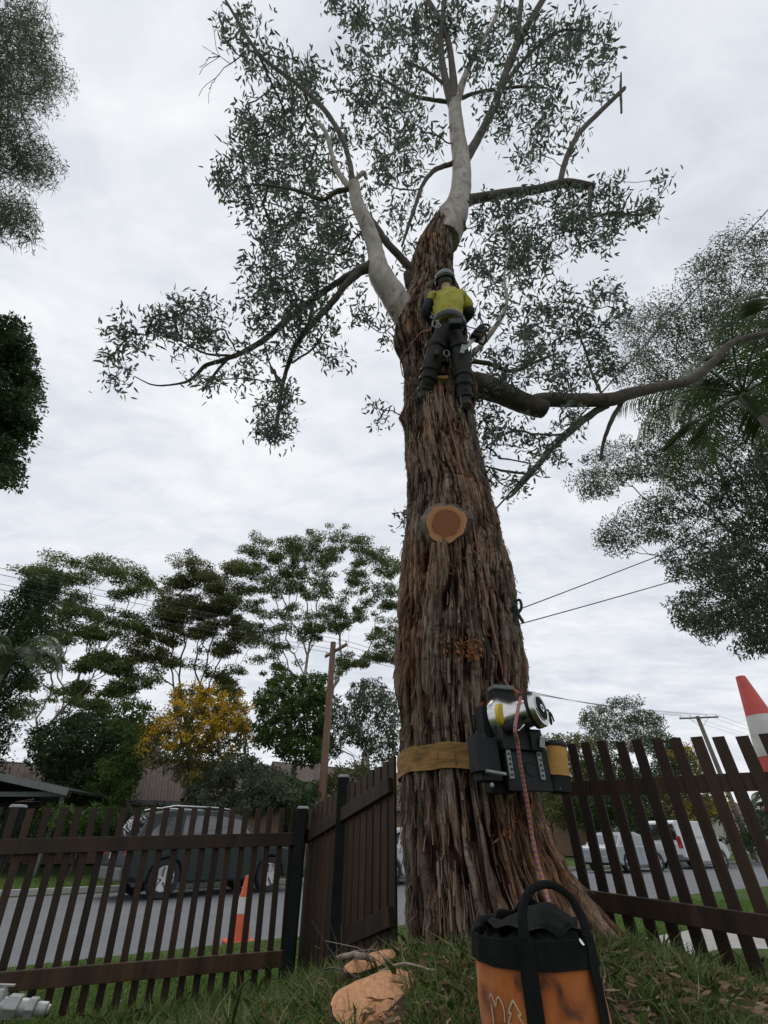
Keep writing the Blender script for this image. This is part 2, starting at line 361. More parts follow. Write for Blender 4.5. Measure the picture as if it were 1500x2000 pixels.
def rope_mat(name, a, b):
    m, t, p = newmat(name)
    u = t.nodes.new('ShaderNodeUVMap'); sp = t.nodes.new('ShaderNodeSeparateXYZ'); t.links.new(u.outputs[0], sp.inputs[0])
    def st(k, q):
        x1 = t.nodes.new('ShaderNodeMath'); x1.operation = 'MULTIPLY'; x1.inputs[1].default_value = k; t.links.new(sp.outputs['X'], x1.inputs[0])
        x2 = t.nodes.new('ShaderNodeMath'); x2.operation = 'MULTIPLY_ADD'; x2.inputs[1].default_value = q; t.links.new(sp.outputs['Y'], x2.inputs[0]); t.links.new(x1.outputs[0], x2.inputs[2])
        s_ = t.nodes.new('ShaderNodeMath'); s_.operation = 'SINE'; t.links.new(x2.outputs[0], s_.inputs[0]); return s_.outputs[0]
    A = st(150, 6.2832); B = st(150, -6.2832)
    mxm = t.nodes.new('ShaderNodeMath'); mxm.operation = 'MULTIPLY'; t.links.new(A, mxm.inputs[0]); t.links.new(B, mxm.inputs[1])
    nz = noise_tex(t, 60, 3); a2 = t.nodes.new('ShaderNodeMath'); a2.operation = 'MULTIPLY_ADD'; a2.inputs[1].default_value = 0.9; t.links.new(nz, a2.inputs[0]); t.links.new(mxm.outputs[0], a2.inputs[2])
    c = ramp(t, a2.outputs[0], [(0.35, a), (0.55, a), (0.62, b), (1, b)])
    t.links.new(c, p.inputs['Base Color']); p.inputs['Roughness'].default_value = 0.75
    bump(t, p, mxm.outputs[0], 0.5, 0.003); return m
M['rope'] = rope_mat('orange_purple_rope', (0.50, 0.17, 0.055), (0.17, 0.11, 0.22))
M['rope_red'] = rope_mat('faded_red_rope', (0.34, 0.11, 0.06), (0.22, 0.10, 0.10))
M['rope_dark'] = surf('dark_rope', [(0.02, 0.022, 0.026), (0.045, 0.048, 0.05)], 60, 0.8, 0.3, 0.003)
M['cone_o'] = surf('cone_orange', [(0.62, 0.095, 0.03), (0.70, 0.13, 0.045)], 8, 0.55, 0.1, 0.003)
M['cone_r'] = surf('faded_red_cone', [(0.55, 0.07, 0.06), (0.63, 0.11, 0.085)], 8, 0.6, 0.1, 0.003)
M['cone_w'] = surf('reflective_band', [(0.46, 0.45, 0.43), (0.66, 0.65, 0.62)], 10, 0.5, 0.2, 0.002)
M['tyre'] = surf('tyre_rubber', [(0.015, 0.015, 0.016), (0.028, 0.028, 0.029)], 20, 0.8, 0.2, 0.003)
M['rimm'] = surf('alloy_rim', [(0.48, 0.49, 0.5), (0.6, 0.6, 0.61)], 10, 0.3, 0, metal=0.85)
def paint(name, c): 
    return surf(name, [tuple(k * 0.9 for k in c), c], 3, 0.4, 0, coat=0.45, spec=0.35)
M['paint_green'] = paint('dark_green_paint', (0.012, 0.024, 0.022))
M['paint_white'] = paint('white_car_paint', (0.70, 0.71, 0.72))
M['paint_silver'] = paint('silver_car_paint', (0.36, 0.40, 0.43))
M['paint_grey'] = paint('pale_grey_car_paint', (0.52, 0.55, 0.57))
def glass():
    m, t, p = newmat('car_glass'); p.inputs['Base Color'].default_value = (0.02, 0.025, 0.028, 1); p.inputs['Roughness'].default_value = 0.04
    p.inputs['Specular IOR Level'].default_value = 0.9; p.inputs['Coat Weight'].default_value = 1.0; p.inputs['Coat Roughness'].default_value = 0.02; return m
M['glass'] = glass()
M['lamp_w'] = surf('headlamp_lens', [(0.62, 0.64, 0.66), (0.72, 0.74, 0.76)], 8, 0.12, 0, coat=1)
M['lamp_r'] = surf('tail_lamp_lens', [(0.30, 0.012, 0.012), (0.42, 0.02, 0.02)], 8, 0.15, 0, coat=1)
M['tile'] = surf('brown_roof_tile', [(0.085, 0.06, 0.05), (0.16, 0.115, 0.095)], 5, 0.8, 0.3, 0.01)
M['brick'] = surf('house_brick', [(0.22, 0.14, 0.10), (0.32, 0.21, 0.15)], 6, 0.9, 0.4, 0.01)
M['darkroof'] = surf('dark_sheet_roof', [(0.03, 0.032, 0.032), (0.055, 0.058, 0.056)], 5, 0.8, 0.2, 0.004, spec=0.2)
M['trim'] = surf('grey_fascia', [(0.11, 0.12, 0.12), (0.17, 0.18, 0.18)], 6, 0.6, 0.1, 0.003)
M['render'] = surf('cream_render', [(0.50, 0.47, 0.40), (0.6, 0.57, 0.5)], 4, 0.85, 0.2, 0.005)
M['hivis'] = surf('yellow_work_shirt', [(0.24, 0.20, 0.022), (0.40, 0.345, 0.035), (0.48, 0.43, 0.06)], 7, 0.8, 0.5, 0.02, fine=14)
M['navy'] = surf('navy_cloth', [(0.014, 0.017, 0.024), (0.035, 0.04, 0.05)], 9, 0.85, 0.4, 0.012, fine=16)
M['trouser'] = surf('dark_trouser_cloth', [(0.018, 0.016, 0.018), (0.045, 0.038, 0.038)], 8, 0.85, 0.5, 0.015, fine=14)
M['skin'] = surf('skin', [(0.38, 0.22, 0.16), (0.46, 0.28, 0.2)], 12, 0.55, 0.1, 0.003)
M['hair'] = surf('brown_hair', [(0.035, 0.022, 0.015), (0.06, 0.04, 0.028)], 40, 0.6, 0.4, 0.004)
M['helmet'] = surf('helmet_shell', [(0.10, 0.115, 0.13), (0.17, 0.19, 0.21)], 8, 0.3, 0)
M['glove'] = surf('grey_glove', [(0.20, 0.18, 0.16), (0.4, 0.38, 0.35)], 18, 0.8, 0.3, 0.004)
M['boot'] = surf('boot_leather', [(0.022, 0.017, 0.014), (0.05, 0.038, 0.03)], 14, 0.6, 0.3, 0.004)
M['orange'] = surf('orange_plastic', [(0.60, 0.16, 0.03), (0.66, 0.2, 0.05)], 8, 0.45, 0)
# ------------------------------------------------------------------ ground, road, kerbs, path
AX = R(35); DS = Vector((math.cos(AX), math.sin(AX), 0)); DN = Vector((-math.sin(AX), math.cos(AX), 0))
N0, N1 = 6.35, 16.1           # road edges
def sstep(a, b, x):
    t = np.clip((x - a) / (b - a), 0, 1); return t * t * (3 - 2 * t)
_g = np.random.default_rng(3).random((64, 64))
def vn(x, y, f):
    x = np.asarray(x) * f; y = np.asarray(y) * f
    xi = np.floor(x).astype(int); yi = np.floor(y).astype(int); fx = x - xi; fy = y - yi
    fx = fx * fx * (3 - 2 * fx); fy = fy * fy * (3 - 2 * fy)
    g = lambda a, b: _g[a % 64, b % 64]
    return (g(xi, yi) * (1 - fx) + g(xi + 1, yi) * fx) * (1 - fy) + (g(xi, yi + 1) * (1 - fx) + g(xi + 1, yi + 1) * fx) * fy
def hgt(x, y):
    x = np.asarray(x, dtype=float); y = np.asarray(y, dtype=float)
    n = x * DN.x + y * DN.y
    yard = 0.14 + 0.19 * (1 - sstep(1.7, 3.9, n))
    mound = 0.36 * np.exp(-((x - .6) ** 2 + (y - 2.95) ** 2) / 1.15 ** 2)
    near = yard + mound + 0.05 * (vn(x, y, 1.7) - .5) * (1 - sstep(3.5, 4.5, n))
    far = 0.12 + 0.012 * np.clip(n - N1, 0, 60) + 0.25 * (vn(x, y, .12) - .5) * sstep(18, 30, n)
    h = np.where(n < N0 - .01, near, np.where(n < N1 + .01, -0.12, far))
    return h
def H(x, y): return float(hgt(x, y))
sv = np.concatenate([np.linspace(-400, -40, 10), np.linspace(-38, -6, 17), np.linspace(-5, 9, 113), np.linspace(10, 60, 26), np.linspace(70, 500, 12)])
nv = np.concatenate([np.linspace(-300, -8, 8), np.linspace(-7, -1, 9), np.linspace(-.9, 6.3, 90), [N0 - .012, N0 + .005], np.linspace(7, 15.5, 4), [N1 - .005, N1 + .012], np.linspace(17, 60, 30), np.linspace(70, 900, 14)])
S_, N_ = np.meshgrid(sv, nv)
Xg = S_ * DS.x + N_ * DN.x; Yg = S_ * DS.y + N_ * DN.y
Vg = np.stack([Xg, Yg, hgt(Xg, Yg)], -1).reshape(-1, 3)
nn, ns = S_.shape
ii = (np.arange(nn - 1)[:, None] * ns + np.arange(ns - 1)[None]).ravel()
gme = np_mesh('ground', Vg, np.stack([ii, ii + 1, ii + ns + 1, ii + ns], 1), True)
go = link('ground', gme, M['lawn']); go['kind'] = 'structure'
def sn(s, n, z): return DS * s + DN * n + Vector((0, 0, z))
def strip(name, s0, s1, n0, n1, z, mat, th=0.0, top=None):
    mb = MB(); zt = z
    mb.add([sn(s0, n0, zt), sn(s1, n0, zt), sn(s1, n1, zt), sn(s0, n1, zt)], [[0, 1, 2, 3]])
    if th:
        mb = MB(); mb.add([sn(s, n, zz) for zz in (z - th, z) for s, n in ((s0, n0), (s1, n0), (s1, n1), (s0, n1))],
               [[3, 2, 1, 0], [4, 5, 6, 7], [0, 1, 5, 4], [1, 2, 6, 5], [2, 3, 7, 6], [3, 0, 4, 7]])
    o = mb.build(name, mat, bevel=0.015 if th else 0); o['kind'] = 'structure'; return o
strip('road', -300, 400, N0, N1, 0.0, M['asphalt'])
k1 = strip('kerb_near', -60, 120, N0 - .16, N0 - .005, 0.135, M['concrete'], 0.28)
k2 = strip('kerb_far', -60, 120, N1 + .005, N1 + .16, 0.135, M['concrete'], 0.28)
# concrete footpath on the right of the tree, in slabs with joints
pth = root('footpath', None, None, (0, 0, 0)); pth['kind'] = 'structure'
slab = MB(); slab.add([sn(s, n, zz) for zz in (-.09, 0) for s, n in ((0, 0), (1.49, 0), (1.49, 1.25), (0, 1.25))],
         [[3, 2, 1, 0], [4, 5, 6, 7], [0, 1, 5, 4], [1, 2, 6, 5], [2, 3, 7, 6], [3, 0, 4, 7]])
slm = slab.mesh('slab')
for i in range(18):
    link('slab', slm, M['concrete'], pth, sn(4.1 + i * 1.5, 2.15, 0.262 + rnd(-.004, .004)))

# ------------------------------------------------------------------ fences
def unit_board(w_, th, ch=0.004):
    mb = MB(); c = ch
    poly = [(-w_/2 + c, -th/2), (w_/2 - c, -th/2), (w_/2, -th/2 + c), (w_/2, th/2 - c), (w_/2 - c, th/2), (-w_/2 + c, th/2), (-w_/2, th/2 - c), (-w_/2, -th/2 + c)]
    mb.prism(poly, lambda u, v: (u, v, 0), lambda u, v: (u, v, 1)); return mb.mesh('picket')
def fence(label, rails, tops, bots, pitch, pw, side, lean, mat, start_off=0.0, jit=0.004):
    """rails: list of (A,B) centre lines; tops/bots: (zA,zB); side +1: pickets on the camera side of the rails"""
    A, B = Vector(rails[0][0]), Vector(rails[0][1])
    rt = root('picket_fence', label, 'fence', (A.x, A.y, bots[0]))
    d = Vector((B.x - A.x, B.y - A.y, 0)); L_ = d.length; d.normalize(); ang = math.atan2(d.y, d.x)
    nrm = Vector((d.y, -d.x, 0))               # towards the camera for a fence running left to right
    for a, b in rails:
        MB().bar(a, b, 0.035, 0.088).build('rail', M['rail'], rt, bevel=0.003)
    me = unit_board(pw, 0.021)
    k = int((L_ - start_off) / pitch) + 1
    for i in range(k):
        s = start_off + i * pitch; f = s / L_
        zb = bots[0] * (1 - f) + bots[1] * f + rnd(-.012, .012); zt = tops[0] * (1 - f) + tops[1] * f + rnd(-.006, .006)
        p = A + d * s + nrm * side * 0.0295; p.z = zb
        o = link('picket', me, mat, rt, p - rt.location)
        ln = lean[0] * (1 - f) + lean[1] * f + rnd(-.006, .006)
        o.rotation_euler = (0, 0, 0)
        o.rotation_mode = 'XYZ'
        o.rotation_euler = (Matrix.Rotation(ang, 3, 'Z') @ Matrix.Rotation(-ln, 3, 'Y') @ Matrix.Rotation(rnd(-.02, .02), 3, 'Z')).to_euler()
        o.scale = (1, 1, zt - zb)
    return rt
def post(rt, p, zb, zt, w_=0.065, capm='cap', lean=0.0):
    p = Vector(p)
    o = MB().bar((p.x, p.y, zb), (p.x - lean * (zt - zb), p.y, zt), w_, w_, (0, 1, 0)).build('post', M['post'], rt, bevel=0.006)
    q = (p.x - lean * (zt - zb), p.y, zt + .006)
    c = MB().box((q[0], q[1], q[2]), (w_ + .008, w_ + .008, 0.02), None, 0.8).build('post_cap', M[capm], o, bevel=0.006)
# left run
YA, YB = 3.85, 4.6
LA = [(at(-70, 1656, YA - .12), at(590, 1638, YB)), (at(-70, 1924, YA - .12), at(575, 1870, YB))]
zt0 = at(-70, 1578, YA).z; zt1 = at(590, 1577, YB).z
f1 = fence('dark stained picket fence with rails facing the yard, left of the tree trunk', LA, (zt0, zt1), (.12, .13), 0.098, 0.046, -1, (0.13, 0.03), M['fence'], 0.02)
pA = at(590, 1600, YB - .06); post(f1, (pA.x, pA.y), -.1, at(590, 1580, YB).z, 0.085)
pA = at(26, 1600, YA + .12); post(f1, (pA.x, pA.y), -.1, at(26, 1576, YA + .1).z, 0.085)
# return panel climbing the mound to the trunk
P1a, P1b = at(598, 1635, YB), at(600, 1868, YB)
P2a, P2b = at(762, 1533, 3.35), at(764, 1790, 3.35)
f2 = fence('short dark picket panel climbing the mound to touch the trunk', [(P1a, P2a), (P1b, P2b)], (at(598, 1578, YB).z, at(762, 1478, 3.35).z), (.13, .50), 0.098, 0.072, -1, (0.02, -0.02), M['fence'], 0.03)
pm = at(668, 1600, 4.02); post(f2, (pm.x, pm.y), .1, at(668, 1517, 3.98).z, 0.085)
# right run, pickets towards the yard
YC, YD = 3.66, 2.62
RA = [(at(1096, 1541, YC), at(1640, 1520, YD)), (at(1096, 1748, YC), at(1640, 1832, YD))]
f3 = fence('dark stained picket fence with upright boards facing the yard, right of the trunk', RA, (at(1096, 1455, YC).z, at(1640, 1432, YD).z), (.42, .36), 0.113, 0.064, 1, (-0.01, -0.015), M['fence'], 0.03)
# ------------------------------------------------------------------ leaf and tree tools
def leaf_arrays(P, L_, W_, droop=0.6, hexa=False, spread=1.0, base_dir=None):
    n = len(P)
    d = rng.normal(size=(n, 3)) * spread
    if base_dir is not None: d += base_dir
    d[:, 2] -= droop; d /= np.linalg.norm(d, axis=1, keepdims=True) + 1e-9
    r = rng.normal(size=(n, 3)); s = np.cross(d, r); s /= np.linalg.norm(s, axis=1, keepdims=True) + 1e-9
    Ls = (L_ * rng.uniform(.65, 1.25, n))[:, None]; Ws = (W_ * rng.uniform(.7, 1.25, n))[:, None]
    if hexa:
        cv = np.cross(d, s) * Ls * rng.uniform(-.12, .12, n)[:, None]
        V = np.stack([P, P + d * Ls * .3 + s * Ws * .5 + cv * .7, P + d * Ls * .65 + s * Ws * .38 + cv, P + d * Ls, P + d * Ls * .65 - s * Ws * .38 + cv, P + d * Ls * .3 - s * Ws * .5 + cv * .7], 1)
        k = 6
    else:
        V = np.stack([P, P + d * Ls * .4 + s * Ws * .5, P + d * Ls, P + d * Ls * .4 - s * Ws * .5], 1); k = 4
    Fc = np.arange(n * k).reshape(n, k)
    return V.reshape(-1, 3), Fc
def leaf_obj(name, P, L_, W_, mat, parent, droop=0.6, hexa=False, spread=1.0, kind='stuff', base_dir=None):
    V, Fc = leaf_arrays(np.asarray(P), L_, W_, droop, hexa, spread, base_dir)
    org = ORG.get(parent.name, Vector()) if parent is not None else Vector()
    V = V - np.array(org)
    o = link(name, np_mesh(name, V, Fc), mat, parent); o['kind'] = kind; return o

class Skel:
    """branch skeleton that grows towards targets; radius follows the number of tips carried"""
    def __init__(s): s.p = []; s.par = []; s.fix = []; s.ln = []
    def chain(s, pts, rad=None, parent=-1):
        idx = []
        for i, q in enumerate(pts):
            s.p.append(Vector(q)); s.par.append(parent); s.fix.append(None if rad is None else rad[i]); s.ln.append(0.0 if rad is not None else (0 if parent < 0 else s.ln[parent] + (s.p[-1] - s.p[parent]).length)); parent = len(s.p) - 1; idx.append(parent)
        return idx
    def reach(s, targets, mid=3, sag=0.0, wob=0.08, updown=1.5, plen=0.0):
        tips = []
        P = np.array([tuple(q) for q in s.p])
        for tq in targets:
            tv = Vector(tq); a = np.array(tv)
            dv = a - P; dist = np.linalg.norm(dv, axis=1)
            cost = dist + updown * np.clip(P[:, 2] - a[2], 0, None) + (plen * np.array(s.ln) if plen else 0)
            i = int(np.argmin(cost)); st = s.p[i]; L_ = (tv - st).length
            if L_ < 1e-4: tips.append(i); continue
            prev = i
            if s.par[i] >= 0:
                d0 = (st - s.p[s.par[i]]); d0 = d0.normalized() if d0.length > 1e-6 else Vector((0, 0, 1))
            else: d0 = Vector((0, 0, 1))
            new = []
            for k in range(1, mid + 1):
                f = k / mid
                lin = st.lerp(tv, f); cur = st + d0 * L_ * f
                q = lin.lerp(cur, 0.45 * (1 - f) * min(1, f * 3))
                q += Vector((rnd(-1, 1), rnd(-1, 1), rnd(-1, 1))) * wob * L_ * (1 if k < mid else 0)
                q.z -= sag * L_ * math.sin(math.pi * f) * .3
                s.p.append(q); s.par.append(prev); s.fix.append(None); s.ln.append(s.ln[prev] + (q - s.p[prev]).length); prev = len(s.p) - 1; new.append(tuple(q))
            P = np.vstack([P, np.array(new)]); tips.append(prev)
        return tips
    def radii(s, r0, expo=0.5, rmax=1e9):
        n = len(s.p); wgt = [0.0] * n; kids = [0] * n
        for i in range(n):
            if s.par[i] >= 0: kids[s.par[i]] += 1
        for i in range(n - 1, -1, -1):
            if kids[i] == 0: wgt[i] = 1.0
            if s.par[i] >= 0: wgt[s.par[i]] += wgt[i]
        s.r = [min(rmax, r0 * w_ ** expo) if s.fix[i] is None else s.fix[i] for i, w_ in enumerate(wgt)]
    def mb(s, n=5, skip_fixed=False, only=None):
        m = MB()
        for i in range(len(s.p)):
            j = s.par[i]
            if j < 0 or (s.p[i] - s.p[j]).length < 1e-5: continue
            if skip_fixed and s.fix[i] is not None and s.fix[j] is not None: continue
            rj = min(s.r[j], s.r[i] * 1.35); 
            m.tube([s.p[j], s.p[i]], [rj, s.r[i]], n, cap=False)
        return m
def smooth_chain(pts, k=6):
    """Catmull-Rom through tuples of any length"""
    P = [np.array(p, dtype=float) for p in pts]; P = [2 * P[0] - P[1]] + P + [2 * P[-1] - P[-2]]
    o = []
    for i in range(1, len(P) - 2):
        for j in range(k):
            t = j / k; a, b, c, d = P[i - 1], P[i], P[i + 1], P[i + 2]
            o.append(.5 * ((2 * b) + (c - a) * t + (2 * a - 5 * b + 4 * c - d) * t * t + (3 * b - a - 3 * c + d) * t ** 3))
    o.append(P[-2]); return o

# ------------------------------------------------------------------ the big gum tree
TX, TY = 0.55, 3.0
gum = root('gum_tree', 'huge gum tree with rough brown bark, pale upper limbs and a sawn stub', 'tree', (TX, TY, H(TX, TY - .5)))
# trunk profile measured as silhouettes at its own depth: photo row, left, right, depth
prof = [(2060, 800, 1270, 3.0), (1960, 800, 1230, 3.0), (1900, 799, 1185, 3.0), (1850, 798, 1150, 3.0), (1780, 795, 1115, 3.0), (1700, 790, 1085, 3.02), (1615, 786, 1062, 3.04), (1500, 781, 1038, 3.06),
        (1400, 774, 1026, 3.09), (1300, 769, 1026, 3.12), (1200, 778, 1008, 3.16), (1100, 786, 990, 3.2), (1000, 797, 964, 3.25), (900, 792, 938, 3.33),
        (800, 789, 921, 3.41), (720, 786, 916, 3.46), (650, 772, 912, 3.5), (600, 786, 902, 3.52), (560, 798, 888, 3.54), (520, 802, 884, 3.54), (480, 816, 886, 3.52), (445, 838, 900, 3.5), (428, 852, 903, 3.5)]
lv = []
for py, l, r_, Y in prof:
    a, b = at(l, py, Y), at(r_, py, Y)
    lv.append((a.z, (a.x + b.x) / 2, (b.x - a.x) / 2 * .985, Y))
lv = np.array(lv)
NTH_F, NTH_B, NV = 400, 60, 980
th = np.concatenate([np.linspace(R(180 - 8), R(360 + 8), NTH_F), np.linspace(R(368), R(532), NTH_B + 2)[1:-1]])   # front is -Y = 270 deg
nth = len(th)
zz = np.interp(np.linspace(0, 1, NV) ** 1.35, [0, 1], [lv[0, 0], lv[-1, 0]])
def cat_interp(z, k):
    # smooth the table by sampling with a small window
    return sum(np.interp(z + d, lv[:, 0], lv[:, k]) for d in (-.12, -.06, 0, .06, .12)) / 5
cx, rr, cy = cat_interp(zz, 1), cat_interp(zz, 2), cat_interp(zz, 3)
TH, ZZ = np.meshgrid(th, zz)
rng_b = np.random.default_rng(11)
def pn(u, v, nu, seed, aspect=1):
    """value noise, periodic in u (0..1) with nu cells; v in cell units"""
    g = np.random.default_rng(seed).random((997, nu))
    x = (u % 1) * nu; xi = np.floor(x).astype(int); fx = x - xi; yi = np.floor(v).astype(int); fy = v - yi
    fx = fx * fx * (3 - 2 * fx); fy = fy * fy * (3 - 2 * fy)
    q = lambda a, b: g[b % 997, a % nu]
    return (q(xi, yi) * (1 - fx) + q(xi + 1, yi) * fx) * (1 - fy) + (q(xi, yi + 1) * (1 - fx) + q(xi + 1, yi + 1) * fx) * fy
U = TH / (2 * math.pi)
warp = (pn(U, ZZ * .9, 7, 1) - .5) * .035 + (pn(U, ZZ * 5, 30, 2) - .5) * .010 + .008 * np.sin(ZZ * 1.3)
Uw = U + warp
rid1 = sstep(.02, .42, np.abs(2 * pn(Uw, ZZ * 1.5, 58, 3) - 1))             # broad ribs
rid2 = sstep(.02, .50, np.abs(2 * pn(Uw, ZZ * 3.2, 130, 4) - 1))             # strips
rid3 = pn(Uw, ZZ * 20.0, 190, 5)            # fibres
plate = pn(Uw, ZZ * 6.0, 84, 6); step = sstep(.42, .5, plate)   # lifted plates with ragged ends
lowz = sstep(5.2, 1.0, ZZ) if False else 1 - sstep(1.5, 6.0, ZZ)
rel = 0.40 * rid1 + 0.26 * rid2 + 0.24 * rid3 + 0.20 * (step - .5) + .02
lump = (pn(U, ZZ * 1.0, 5, 8) - .5) * .09 + (pn(U, ZZ * 2.3, 11, 9) - .5) * .05
RAD = rr[:, None] * (1 + lump)
depth = 0.018 + 0.017 * (1 - sstep(1.0, 5.0, ZZ))
RAD = RAD + (rel - .62) * depth * 2.0
# root buttresses at the foot
low = np.clip((1.15 - ZZ) / .75, 0, 1)
for a0, amp, wd in ((R(340), .44, .26), (R(295), .05, .25), (R(255), .09, .22), (R(215), .05, .2)):
    da = np.angle(np.exp(1j * (TH - a0))); RAD = RAD + amp * low ** 2 * np.exp(-(da / wd) ** 2)
# burl on the left flank and swelling around the sawn stub
def swell(px, py, ang, amp, wa, wz):
    global RAD
    z0 = at(px, py, 3.3).z; da = np.angle(np.exp(1j * (TH - ang))); RAD = RAD + amp * np.exp(-(da / wa) ** 2 - ((ZZ - z0) / wz) ** 2)
swell(785, 812, R(188), .07, .16, .14); swell(770, 655, R(185), .06, .35, .25); swell(872, 1035, R(262), .06, .42, .24); swell(925, 760, R(350), .10, .45, .3)
Xt = cx[:, None] + RAD * np.cos(TH); Yt = cy[:, None] + RAD * np.sin(TH)
Vt = np.stack([Xt, Yt, ZZ], -1).reshape(-1, 3) - np.array(gum.location)
i0 = (np.arange(NV - 1)[:, None] * nth + np.arange(nth)[None]).ravel(); i1 = (np.arange(NV - 1)[:, None] * nth + (np.arange(nth)[None] + 1) % nth).ravel()
tme = np_mesh('trunk', Vt, np.stack([i0, i1, i1 + nth, i0 + nth], 1), True)
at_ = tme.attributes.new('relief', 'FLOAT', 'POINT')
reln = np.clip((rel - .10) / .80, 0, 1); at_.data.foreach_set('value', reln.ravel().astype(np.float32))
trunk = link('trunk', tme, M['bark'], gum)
def tsurf(ang, z, off=0.0):
    i = int(np.argmin(np.abs(zz - z))); j = int(np.argmin(np.abs(np.angle(np.exp(1j * (th - ang))))))
    r_ = RAD[i, j] + off; return Vector((cx[i] + r_ * math.cos(ang), cy[i] + r_ * math.sin(ang), z))
def tray(px, py, off=0.0):
    """point where the view ray meets the trunk (used to seat fittings on the bark)"""
    d = ray(px, py); best = None
    for k in range(400):
        t = 1.6 + k * .015; p = CAMP + d * t
        if p.z > zz[-1] or p.z < zz[0]: continue
        i = int(np.argmin(np.abs(zz - p.z))); a = math.atan2(p.y - cy[i], p.x - cx[i])
        j = int(np.argmin(np.abs(np.angle(np.exp(1j * (th - a))))))
        if math.hypot(p.x - cx[i], p.y - cy[i]) < RAD[i, j] + off: return p
    # beside the silhouette: nearest flank
    p = at(px, py, 3.1); i = int(np.argmin(np.abs(zz - p.z)))
    return Vector((p.x, cy[i] - .05, p.z))
# loose hanging bark strips
bs = MB()
for k in range(1900):
    ang = R(rnd(178, 362)); z = rnd(.75, 7.0) if random.random() < .8 else rnd(.7, 2.6); L_ = rnd(.03, .17); w_ = rnd(.002, .008) if k % 6 else rnd(.008, .014)
    lift = rnd(.006, .022) * (1 if random.random() < .9 else 2.2); top = tsurf(ang, z, .001); q = []
    for m in range(4):
        f = m / 3; a2 = ang + f * rnd(-.01, .01); p = tsurf(a2, max(.6, z - L_ * f), .004 + lift * f * f); q.append((p, a2))
    vs = []; 
    for p, a2 in q:
        tv = Vector((-math.sin(a2), math.cos(a2), 0)) * w_ * .5; vs += [p - tv, p + tv]
    b = len(bs.v); bs.v += vs; nr = Vector((math.cos(ang), math.sin(ang), 0)) * .004; bs.v += [v - nr for v in vs]
    for m in range(3):
        bs.f.append([b + 2*m, b + 2*m + 1, b + 2*m + 3, b + 2*m + 2]); c_ = b + 8; bs.f.append([c_ + 2*m, c_ + 2*m + 2, c_ + 2*m + 3, c_ + 2*m + 1])
        bs.f.append([b + 2*m, b + 2*m + 2, c_ + 2*m + 2, c_ + 2*m]); bs.f.append([b + 2*m + 1, c_ + 2*m + 1, c_ + 2*m + 3, b + 2*m + 3])
    bs.f.append([b + 6, b + 7, c_ + 7, c_ + 6])
M['strip'] = leafmat('loose_bark_strip', [(0.06, 0.036, 0.026), (0.13, 0.085, 0.06), (0.21, 0.16, 0.125), (0.20, 0.10, 0.055)], 0.03, 0.9, spec=0.15)
bs.build('loose_bark', M['strip'], gum, kind='stuff')
# freshly torn orange fibre patches
tf = []
for (px, py, sx, sy, k) in ((905, 1258, 32, 16, 150), (925, 1272, 14, 8, 60), (880, 1105, 30, 14, 25), (935, 1100, 10, 40, 40), (905, 985, 8, 30, 40), (1000, 1560, 30, 60, 45), (985, 1620, 20, 60, 40), (958, 1370, 18, 6, 60)):
    for _ in range(k):
        p = tray(px + random.gauss(0, sx * .6), py + random.gauss(0, sy * .6), 0.002); tf.append(tuple(p + Vector((0, -.006, 0))))
M['torn'] = leafmat('torn_bark_fibre', [(0.26, 0.09, 0.035), (0.36, 0.15, 0.06), (0.22, 0.10, 0.05)], 0.05, 0.9, spec=0.1)
leaf_obj('torn_fibre', np.array(tf), .05, .012, M['torn'], gum, 1.2, False, .8)

# sawn limb stub
dc = tray(872, 1028); nrm = Vector((-.20, -1, -.34)).normalized(); fc = dc + nrm * .078
stub = MB(); q = nrm.to_track_quat('Z', 'Y').to_matrix(); rings_ = []
prs = [(0.24, -.24), (0.21, -.12), (0.172, -.04), (0.156, -.012), (0.150, 0.0)]
nk = 48; wv = [1 + .05 * math.sin(3 * a * 2 * math.pi / nk + 1) + .03 * math.sin(7 * a * 2 * math.pi / nk) + rnd(-.012, .012) for a in range(nk)]
for r_, z in prs:
    for k in range(nk):
        a = 2 * math.pi * k / nk; r_k = r_ * (1 + (rnd(-.05, .05) if z < -.005 else 0)); stub.v.append(fc + q @ Vector((r_k * wv[k] * math.cos(a) * 1.04, r_k * wv[k] * math.sin(a) * 1.02, z + (rnd(-.006, .006) if z < 0 else 0))))
for i in range(len(prs) - 1):
    for k in range(nk): stub.f.append([i * nk + k, i * nk + (k + 1) % nk, (i + 1) * nk + (k + 1) % nk, (i + 1) * nk + k])
sb = stub.build('limb_stub', M['bark_simple'], gum, smooth=True)
cf = MB(); cf.v = [Vector((wv[k] * .149 * math.cos(2*math.pi*k/nk) * 1.04, wv[k] * .149 * math.sin(2*math.pi*k/nk) * 1.02, z)) for z in (-.02, .003) for k in range(nk)]
cf.f = [list(range(nk, 2 * nk))] + [[k, (k + 1) % nk, nk + (k + 1) % nk, nk + k] for k in range(nk)]
me = cf.mesh('cut_face'); cfo = link('cut_face', me, M['rings'], sb); cfo.location = fc - Vector(gum.location); cfo.rotation_euler = q.to_euler()
cfo['label'] = 'fresh orange sawn face with darker heartwood'

